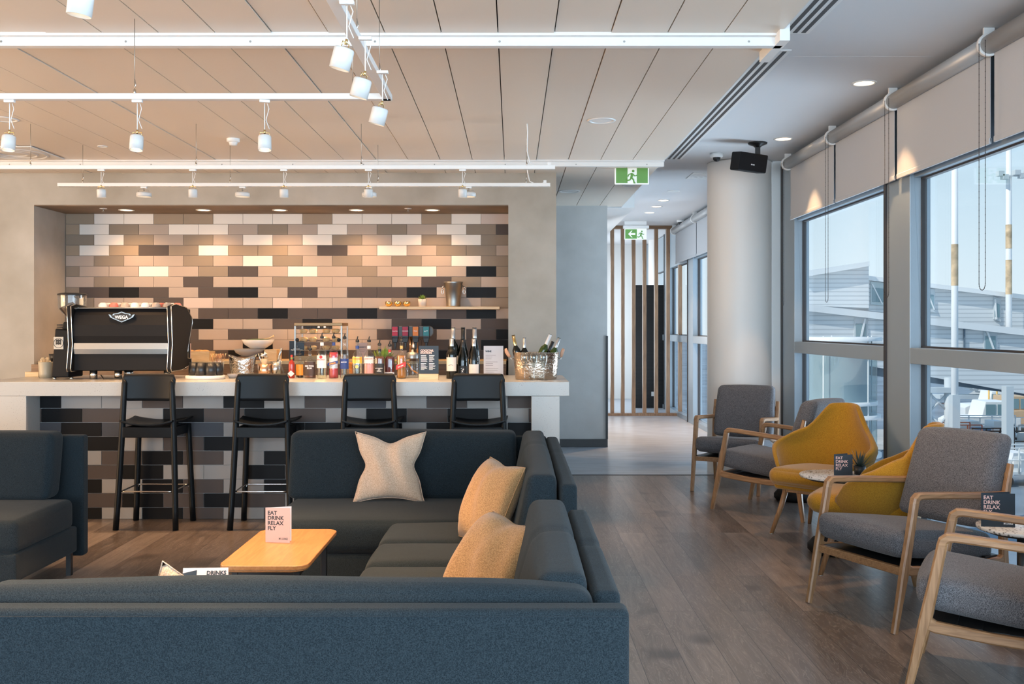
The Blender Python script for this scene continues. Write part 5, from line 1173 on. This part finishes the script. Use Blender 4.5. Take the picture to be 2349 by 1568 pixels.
# shelf things
for i, px in enumerate((892, 912.5, 933)):
    t = thing('brass_bowl', 'little brass bowl on the wall shelf, '+('left one', 'middle one', 'right one')[i], 'bowl', (XX(px, 9.8), 9.80, SHZ), 0, 'brass bowls on the wall shelf')
    mb = MB(); mb.lathe([(0, .004), (.018, 0), (.02, .006), (.034, .02), (.038, .038), (.034, .052), (.031, .052), (.034, .036), (.02, .012), (0, .01)], n=30); mb.build('bowl', M['gold'], t)
t = thing('potted_succulent', 'small succulent in a pale pot on the wall shelf', 'potted plant', (XX(969, 9.8), 9.8, SHZ)); r = 10/F*9.8
mb = MB(); mb.lathe([(0, 0), (r*.85, 0), (r, .075), (r*.9, .075), (r*.85, .065), (0, .065)], n=28); mb.build('pot', M['pot'], t)
mb = MB()
for k in range(26):
    a = k*2.4; el = .25+1.1*(k/26); Lg = .06; d = Vector((math.cos(a)*math.cos(el), math.sin(a)*math.cos(el), math.sin(el))); b = Vector((0, 0, .066)); sd = d.cross(Vector((0, 0, 1))).normalized()*.009; m_ = b+d*Lg*.6
    mb.add([b, m_-sd, b+d*Lg, m_+sd], [(0, 1, 2, 3)])
mb.build('leaves', M['leaf'], t)
t = thing('champagne_bucket', 'tall stainless champagne bucket with ring handles on the wall shelf', 'bucket', (XX(1040, 9.82), 9.82, SHZ)); r = 21/F*9.8
mb = MB(); mb.lathe([(0, 0), (r*.76, 0), (r*.78, .01), (r*.80, .05), (r*.93, .185), (r*.98, .19), (r*1.0, .235), (r*1.08, .247), (r*1.04, .25), (r*.95, .24), (r*.75, .02), (0, .02)], n=48); mb.build('bucket', M['steelb'], t)
for s_ in (-1, 1):
    mb = MB(); mb.tube([(s_*r*1.0, -.0, .21), (s_*r*1.2, -.01, .20), (s_*r*1.22, -.01, .17)], .004, 6); mb.tube([(s_*r*1.18+.012*math.cos(a), -.012, .15+.022*math.sin(a)) for a in [2*PI*k/16 for k in range(16)]], .003, 6, closed=True); mb.lathe([(0, -.008), (.008, 0), (0, .008)], c=(s_*r*1.2, -.01, .172), n=10); mb.build('ring_handle', M['steel'], t)
# champagne tub
D = 7.55; xc = XX(1229.5, D); t = thing('champagne_tub', 'oval hammered champagne tub with timber handles at the right end of the bar', 'ice bucket', (xc, D, ZT)); rx = 53/F*D; hh = ZZ(808, D-.05)-ZT
mb = MB(); mb.lathe([(0, 0), (rx*.86, 0), (rx*.89, .006), (rx*.95, hh*.5), (rx, hh-.004), (rx*1.02, hh), (rx*.98, hh), (rx*.85, .01), (0, .01)], n=64, sy=.62); mb.build('tub', hammerc, t)
for s_ in (-1, 1):
    mb = MB(); mb.lathe([(0, -.005), (.009, 0), (0, .008)], c=(s_*rx*1.05, -.01, hh*.75), n=10); mb.tube([(s_*rx*.98, 0, hh*.76), (s_*rx*1.08, 0, hh*.76), (s_*rx*1.12, 0, hh*.86)], .004, 6); h_ = mb.build('bracket', M['steel'], t)
    mb = MB(); pts = [(s_*rx*1.10, 0, hh*.82), (s_*rx*1.19, 0, hh*.90), (s_*rx*1.28, 0, hh*1.02), (s_*rx*1.31, 0, hh*1.14)] if s_ < 0 else [(s_*rx*1.08, 0, hh*.82), (s_*rx*1.12, 0, hh*.96), (s_*rx*1.17, 0, hh*1.08), (s_*rx*1.20, 0, hh*1.14)]
    mb.tube(pts, [.010, .0135, .0135, .009], 12); mb.build('handle', flat('reddish_timber', (.50, .28, .18)), t)
for lb5, px, yt, ti, cp, gl in (('champagne bottle tilted in the tub, far left', 1180, 772, -.20, M['gold'], wineg), ('wine bottle with silver capsule standing second in the tub', 1203, 774, .0, silverf, wineg), ('green bottle with striped neck leaning right in the tub', 1256, 774, .42, whitel, greeng), ('dark bottle leaning right between two others in the tub', 1266, 783, .40, M['black'], wineg), ('bottle with silver foil leaning at the right of the tub', 1279, 777, .36, silverf, greeng)):
    D2 = D+(.03 if px in (1266,) else -.01); b_ = bottle(lb5, px-9.5, px+9.5, 722, 0, 'wine', gl, spout=False, cap=cp, capf=.26, D=D2, z=ZT+.02, tilt=ti, grp='bottles chilling in the tub')
    k = ZZ(yt, D2)-ZT-.02; b_.scale = (1, 1, 1); hb = .30
    b_.location.z = ZT+.02+max(0, k-hb*math.cos(ti)) if k > hb*math.cos(ti) else ZT+.02
    for ch in b_.children:
        for v in ch.data.vertices: v.co.z *= min(1.0, (k/math.cos(ti))/(ZZ(722, D2)-ZT-.02))
    b_.location.x = XX(px, D2)-math.sin(ti)*.27
# flutes
for i, px in enumerate((1203, 1224.5, 1247)):
    D = 7.385; t = thing('champagne_flute', 'empty champagne flute before the tub, '+('left one', 'middle one', 'right one')[i], 'glass', (XX(px, D), D, ZT), 0, 'champagne flutes before the tub')
    mb = MB(); mb.lathe([(0, .004), (.033, .0), (.033, .002), (.006, .006), (.0042, .02), (.004, .075), (.010, .095), (.028, .150), (.031, .175), (.026, .212), (.0245, .212), (.0295, .175), (.026, .150), (.008, .10), (0, .095)], n=28); mb.build('glass', M['clear'], t)
# ------------------------------------------------------------------ outside: apron, bridges, poles, vehicles
ZG = -4.6
asph = mat('apron_asphalt', (.20, .25, .30), .9, noise=.25, ns=.3); sunlit_o = mat('sunlit_apron_concrete', (.50, .48, .45), .9, noise=.1, ns=.3)
mb = MB(); mb.box(3.2, 600, -60, 600, ZG-.5, ZG); struct(mb.build('ground', asph))
def PG(px, py): D = (H-ZG)*F/(py-CY); return Vector((XX(px, D), D, ZG))
mb = MB()
vs = [(px, py) for px, py in ((2240, 893), (2349, 890), (2600, 900), (2600, 1100), (2349, 1060), (2300, 1000), (2090, 1000), (2010, 1040), (1960, 1062), (1900, 1064), (1960, 1020), (2010, 985), (2140, 985), (2220, 960), (2255, 935), (2220, 905))]
mb.add([PG(a, b)+Vector((0, 0, .02)) for a, b in vs], [tuple(range(len(vs)))]); struct(mb.build('ground_sun_patch', sunlit_o))  # sunlit patch of the apron, its brightness put into the pale polygon
clad = bpy.data.materials.new('corrugated_cladding'); clad.use_nodes = True; t_ = clad.node_tree; b_ = t_.nodes['Principled BSDF']; c_ = t_.nodes.new('ShaderNodeTexCoord'); w_ = t_.nodes.new('ShaderNodeTexWave'); w_.bands_direction = 'Z'; w_.inputs['Scale'].default_value = 1.6; t_.links.new(c_.outputs['Object'], w_.inputs['Vector'])
r_ = t_.nodes.new('ShaderNodeValToRGB'); r_.color_ramp.elements[0].position = 0; r_.color_ramp.elements[0].color = (.50, .53, .55, 1); r_.color_ramp.elements[1].position = .3; r_.color_ramp.elements[1].color = (.72, .74, .75, 1); t_.links.new(w_.outputs['Fac'], r_.inputs[0]); t_.links.new(r_.outputs[0], b_.inputs['Base Color']); b_.inputs['Roughness'].default_value = .6
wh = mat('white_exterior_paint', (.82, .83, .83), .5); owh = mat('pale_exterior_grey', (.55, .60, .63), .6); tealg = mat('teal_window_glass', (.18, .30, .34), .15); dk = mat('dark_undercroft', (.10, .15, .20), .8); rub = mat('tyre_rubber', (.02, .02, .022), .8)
def poly(mb, pts, D, th, mat_=0): 
    n = len(pts); a = [W(px, py, D) for px, py in pts]; b = [v+Vector((0, th, 0)) for v in a]
    mb.add(a+b, [(i, (i+1) % n, n+(i+1) % n, n+i) for i in range(n)]+[tuple(reversed(range(n))), tuple(range(n, 2*n))], mat_)
    return mb
def ext(name, label, cat, px, py, D): return thing(name, label, cat, W(px, py, D))
def EX(mb, name, m, t, **k): return mb.build(name, m, t, M=Matrix.Translation(-t.location), **k)
D = 42; t = ext('terminal_walkway', 'long sloping corrugated walkway crossing outside the windows', 'walkway', 2050, 850, D)
EX(poly(MB(), [(1700, 684), (2600, 785), (2600, 948), (1990, 838), (1700, 800)], D, 3.0), 'cladding', clad, t)
EX(poly(MB(), [(1700, 681), (2600, 782), (2600, 797), (1700, 696)], D-.25, 3.1), 'roof_ledge', wh, t)
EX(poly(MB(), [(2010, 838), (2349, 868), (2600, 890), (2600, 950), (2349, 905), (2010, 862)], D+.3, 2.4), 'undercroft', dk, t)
EX(poly(MB(), [(2230, 878), (2600, 900), (2600, 930), (2230, 890)], D+1.2, 1.0), 'soffit_beam', owh, t)
for x0, x1, y0, y1 in ((1960, 1991, 722, 775), (2257, 2288, 750, 803), (2420, 2450, 770, 825)):
    fr = EX(poly(MB(), [(x0, y0), (x1, y0+3), (x1, y1+3), (x0, y1)], D-.06, .1), 'window', owh, t)
    g = poly(MB(), [(x0+4, y0+20), (x1-4, y0+20), (x1-4, y1-3), (x0+4, y1-3)], D-.09, .05).build('pane', tealg, fr, M=Matrix.Translation(-t.location))
    b2 = poly(MB(), [(x0+4, y0+4), (x0+8, y0+4), (x1-6, y1-3), (x1-10, y1-3)] if x0 > 2000 else [(x1-4, y0+8), (x1-8, y0+8), (x0+14, y1-3), (x0+18, y1-3)], D-.13, .05).build('brace', wh, fr, M=Matrix.Translation(-t.location))
EX(poly(MB(), [(2212, 738), (2214.5, 738), (2214.5, 800), (2212, 800)], D-.1, .1), 'downpipe', dk, t)
D = 46; t = ext('upper_walkway', 'upper corrugated bridge with a tall stepped end block behind the walkway', 'walkway', 2050, 680, D)
EX(poly(MB(), [(1840, 626), (1993, 603), (1993, 706), (1840, 700)], D-1.0, 4), 'end_block', clad, t)
EX(poly(MB(), [(1838, 622), (1995, 599), (1995, 610), (1838, 636)], D-1.3, 4.5), 'end_parapet', wh, t)
EX(poly(MB(), [(1993, 640), (2600, 714), (2600, 790), (1993, 712)], D, 3), 'cladding', clad, t)
EX(poly(MB(), [(1993, 632), (2600, 706), (2600, 716), (1993, 642)], D-.3, 3.4), 'roof_edge', wh, t)
for x0, x1 in ((1998, 2054), (2100, 2145), (2280, 2296)):
    y0 = 645+(x0-1993)*.122; fr = EX(poly(MB(), [(x0, y0), (x1, y0+5), (x1, y0+58), (x0, y0+52)], D-.08, .1), 'window', mat('pale_teal_glazing', (.50, .60, .62), .2) if x0 == 1998 else owh, t)
    for q in range(2 if x1-x0 > 20 else 1): 
        xx = x0+q*(x1-x0)/2; poly(MB(), [(xx+2, y0+6), (xx+5, y0+6), (xx+(x1-x0)/2, y0+52), (xx+(x1-x0)/2-3, y0+52)], D-.14, .06).build('brace', wh, fr, M=Matrix.Translation(-t.location))
    poly(MB(), [(x0+3, y0+14), (x1-3, y0+18), (x1-3, y0+48), (x0+3, y0+46)], D-.11, .05).build('pane', tealg, fr, M=Matrix.Translation(-t.location))
# round stair tower
D = 26; t = ext('stair_tower', 'round glazed stair tower with pale bands outside the first window', 'tower', 1925, 900, D); c0 = W(1925, 770, D); r = 82/F*D
mb = MB(); mb.lathe([(r, c0.z-3.2), (r, c0.z-.2)], c=(c0.x, D, 0), n=48); EX(mb, 'glass_drum', glassmat('tower_glass', (.70, .80, .82), .12), t)
for z, k in ((c0.z-.13, 1.12), (c0.z-1.8, 1.02), (c0.z-2.15, 1.10), (c0.z-3.15, 1.12)):
    mb = MB(); mb.lathe([(r*k, z), (r*k, z+.10), (0, z+.10), (0, z)], c=(c0.x, D, 0), n=48); EX(mb, 'ring_band', wh, t)
mb = MB(); mb.lathe([(r*.8, ZG), (r*.8, c0.z-.2)], c=(c0.x, D, 0), n=40); EX(mb, 'drum_core', owh, t)
mb = MB()
for k in range(5): a = 2*PI*k/5+.2; mb.cyl((c0.x+r*math.cos(a), D+r*math.sin(a), ZG), (c0.x+r*math.cos(a), D+r*math.sin(a), c0.z), .018, n=8)
EX(mb, 'mullion_posts', wh, t)
# masts
def mast(label, px, D, r, ytop, lights=False, rust=()):
    t = thing('light_mast', label, 'mast', (XX(px, D), D, ZG), 0, 'white masts on the apron'); h = ZZ(ytop, D)-ZG
    mb = MB(); mb.cyl((0, 0, 0), (0, 0, h), r*1.15, r*.85, n=20); mb.build('pole', wh, t)
    for a, b in rust: mb = MB(); mb.cyl((.0, 0, ZZ(b, D)-ZG), (.0, 0, ZZ(a, D)-ZG), r*1.02, n=20, caps=False); mb.build('rust_patch', mat('flaking_rust', (.62, .45, .28), .8, noise=.4, ns=3), t)
    if px < 2200 and not lights: mb = MB(); mb.box(-r*1.15, r*1.15, -r*1.15, r*1.15, 0, (ZZ(905, D)-ZG)); mb.build('plinth', owh, t)
    if lights:
        mb = MB(); mb.box(-.9, .9, -.05, .05, h-.1, h); [mb.box(x-.16, x+.16, -.25, .05, h-.25, h+.05) for x in (-.75, -.35, .35, .75)]; mb.build('floodlights', owh, t)
    return t
mast('thick white mast nearest the window, with rusty patches', 2190, 30, .10, 250, rust=((560, 655),))
mast('white floodlight mast at the right edge of the view', 2314, 45.4, .135, 250, rust=((515, 570), (596, 675)))
t = mast('distant floodlight mast behind the walkway left of the mullion', 2050, 95, .15, 495, lights=True)
D = 44; t = thing('floodlight_cluster', 'cluster of floodlights high on the right-hand mast', 'floodlights', W(2318, 403, 45.2)); mb = MB()
for x, z in ((-.5, .1), (-.3, -.05), (.25, .15), (.5, .0), (.75, .12)): mb.box(x-.13, x+.13, -.2, .1, z-.12, z+.10)
mb.box(-.6, .8, .0, .06, -.03, .03); mb.build('lamps', owh, t)
# trestle under walkway
D = 40; t = ext('bridge_trestle', 'cross-braced steel trestle holding up the walkway', 'trestle', 2150, 1000, D)
mb = MB()
def seg(mb, a, b, r): mb.cyl(W(*a, D), W(*b, D), r, n=10)
seg(mb, (2130, 893), (2130, 1075), .13); EX(mb, 'post', owh, t); mb = MB(); seg(mb, (2176, 865), (2176, 1075), .17); EX(mb, 'post', owh, t)
mb = MB(); [seg(mb, a, b, .05) for a, b in (((2130, 900), (2176, 945)), ((2176, 900), (2130, 945)), ((2130, 950), (2176, 990)), ((2176, 950), (2130, 1000)), ((2130, 1000), (2176, 1040)), ((2176, 995), (2130, 1040)))]; EX(mb, 'cross_braces', owh, t)
mb = MB(); mb.box(W(2122, 0, D).x, W(2182, 0, D).x, D-.2, D+.2, ZZ(900, D), ZZ(888, D)); EX(mb, 'cap_beam', owh, t)
t = ext('bridge_column', 'square pale column under the walkway on the right', 'column', 2295, 940, D); mb = MB(); mb.box(W(2303, 0, D).x, W(2320, 0, D).x, D-.2, D+.2, ZG, ZZ(885, D)); EX(mb, 'shaft', owh, t)
# vehicles
def wheel(par, x, y, r, z=None, w_=.22): mb = MB(); z = r if z is None else z; mb.cyl((x, y-w_/2, z), (x, y+w_/2, z), r, n=22); o = mb.build('wheel', rub, par); mb = MB(); mb.cyl((x, y-w_/2-.01, z), (x, y-w_/2, z), r*.5, n=16); mb.build('hub', owh, o)
def tug(label, px, py, body, flip=1, s=1.0, D=None):
    p = PG(px, py); t = thing('tow_tractor', label, 'vehicle', p, 0, 'airport vehicles'); f_ = flip
    mb = MB(); mb.prism([(f_*x*s, z*s) for x, z in ((-1.6, .35), (1.6, .35), (1.6, 1.0), (.4, 1.05), (-1.3, 1.0), (-1.6, .85))], -.8*s, .8*s); mb.build('body', body, t, bevel=.04)
    mb = MB(); mb.prism([(f_*x*s, z*s) for x, z in ((-.2, 1.0), (1.2, 1.0), (1.15, 1.75), (0, 1.75))], -.7*s, .7*s); c = mb.build('cab', body, t, bevel=.03)
    mb = MB(); [mb.box(min(f_*a*s, f_*b*s), max(f_*a*s, f_*b*s), -.73*s, -.70*s, 1.12*s, 1.62*s) for a, b in ((-.0, .45), (.55, 1.1))]; mb.build('cab_window', tealg, c)
    for x in (-1.0, 1.05): wheel(t, f_*x*s, -.8*s, .38*s)
    return t
tug('white tow tractor parked under the walkway', 2245, 1003, wh, 1, 1.15); tug('tan service truck at the right edge of the apron', 2345, 985, mat('tan_vehicle', (.60, .42, .26), .5), -1, 1.15)
tug('white cab vehicle behind the tow tractor', 2262, 965, wh, 1, 1.1); tug('blue and white loader far behind the column', 2335, 935, mat('blue_vehicle', (.12, .25, .38), .5), 1, 1.3); tug('orange vehicle partly behind the mustard chair view, at the far right', 2440, 1005, mat('orange_vehicle', (.70, .22, .08), .5), -1, 1.0)
p = PG(2230, 925); t = thing('passenger_stairs', 'white mobile passenger stairs on the far apron', 'stairs', p, 0)
mb = MB(); [mb.box(-3+.45*k, -2.5+.45*k+.1, -.8, .8, 2.2-.17*k, 2.35-.17*k) for k in range(12)]; mb.build('steps', wh, t); mb = MB(); mb.tube([(-3, -.8, 3.2), (2.3, -.8, 1.3)], .05, 6); mb.tube([(-3, .8, 3.2), (2.3, .8, 1.3)], .05, 6); mb.build('handrail', wh, t); mb = MB(); mb.box(-2.8, 2.4, -.7, .7, .4, .7); mb.build('chassis', owh, t); [wheel(t, x, -.8, .35) for x in (-2, 1.8)]
def cart(label, px, py, col, load, w_=1.3):
    p = PG(px, py); t = thing('baggage_cart', label, 'cart', p, 0, 'baggage carts on the apron')
    mb = MB(); mb.box(-w_, w_, -.6, .6, .45, .55); mb.build('deck', owh, t)
    mb = MB(); [mb.tube([(x, y, .5), (x, y, 1.45)], .035, 6) for x in (-w_, -w_/3, w_/3, w_) for y in (-.6, .6)]; [mb.tube([(-w_, y, z), (w_, y, z)], .03, 6) for y in (-.6, .6) for z in (1.0, 1.45)]; mb.build('rails', col, t)
    mb = MB(); [mb.box(-w_+.1+k*.62, -w_+.62+k*.62, -.5, .5, .55, .95+.3*((k*3) % 2)) for k in range(4)]; mb.build('load', load, t); [wheel(t, x, -.6, .22) for x in (-w_*.7, w_*.7)]
ored = mat('red_orange_rail', (.75, .20, .12), .5)
cart('baggage cart with red rails in front of the tow tractor', 2190, 1042, ored, mat('blue_load', (.10, .22, .38), .6), 1.0); cart('cart with dark rails and white boxes', 2294, 1060, rub, wh, .95); cart('cart of white dollies behind the red-railed cart', 2262, 1020, wh, wh, 1.8); cart('cart with orange tarpaulin load at the right edge', 2432, 1050, wh, mat('orange_load', (.80, .30, .12), .6), 1.6); cart('grey cart in the lower right corner of the window view', 2345, 1110, owh, wh)
p = PG(2300, 975); t = thing('yellow_lift', 'yellow work platform frame between the vehicles', 'lift', p); mb = MB(); [mb.tube([(x, y, .4), (x, y, 2.4)], .05, 6) for x in (-.6, .6) for y in (-.5, .5)]; [mb.tube([(-.6, y, z), (.6, y, z)], .05, 6) for y in (-.5, .5) for z in (1.4, 2.4)]; mb.build('frame', mat('safety_yellow', (.85, .50, .10), .5), t); mb = MB(); mb.box(-.8, .8, -.6, .6, .3, .5); mb.build('base', owh, t); [wheel(t, x, -.6, .25) for x in (-.5, .5)]
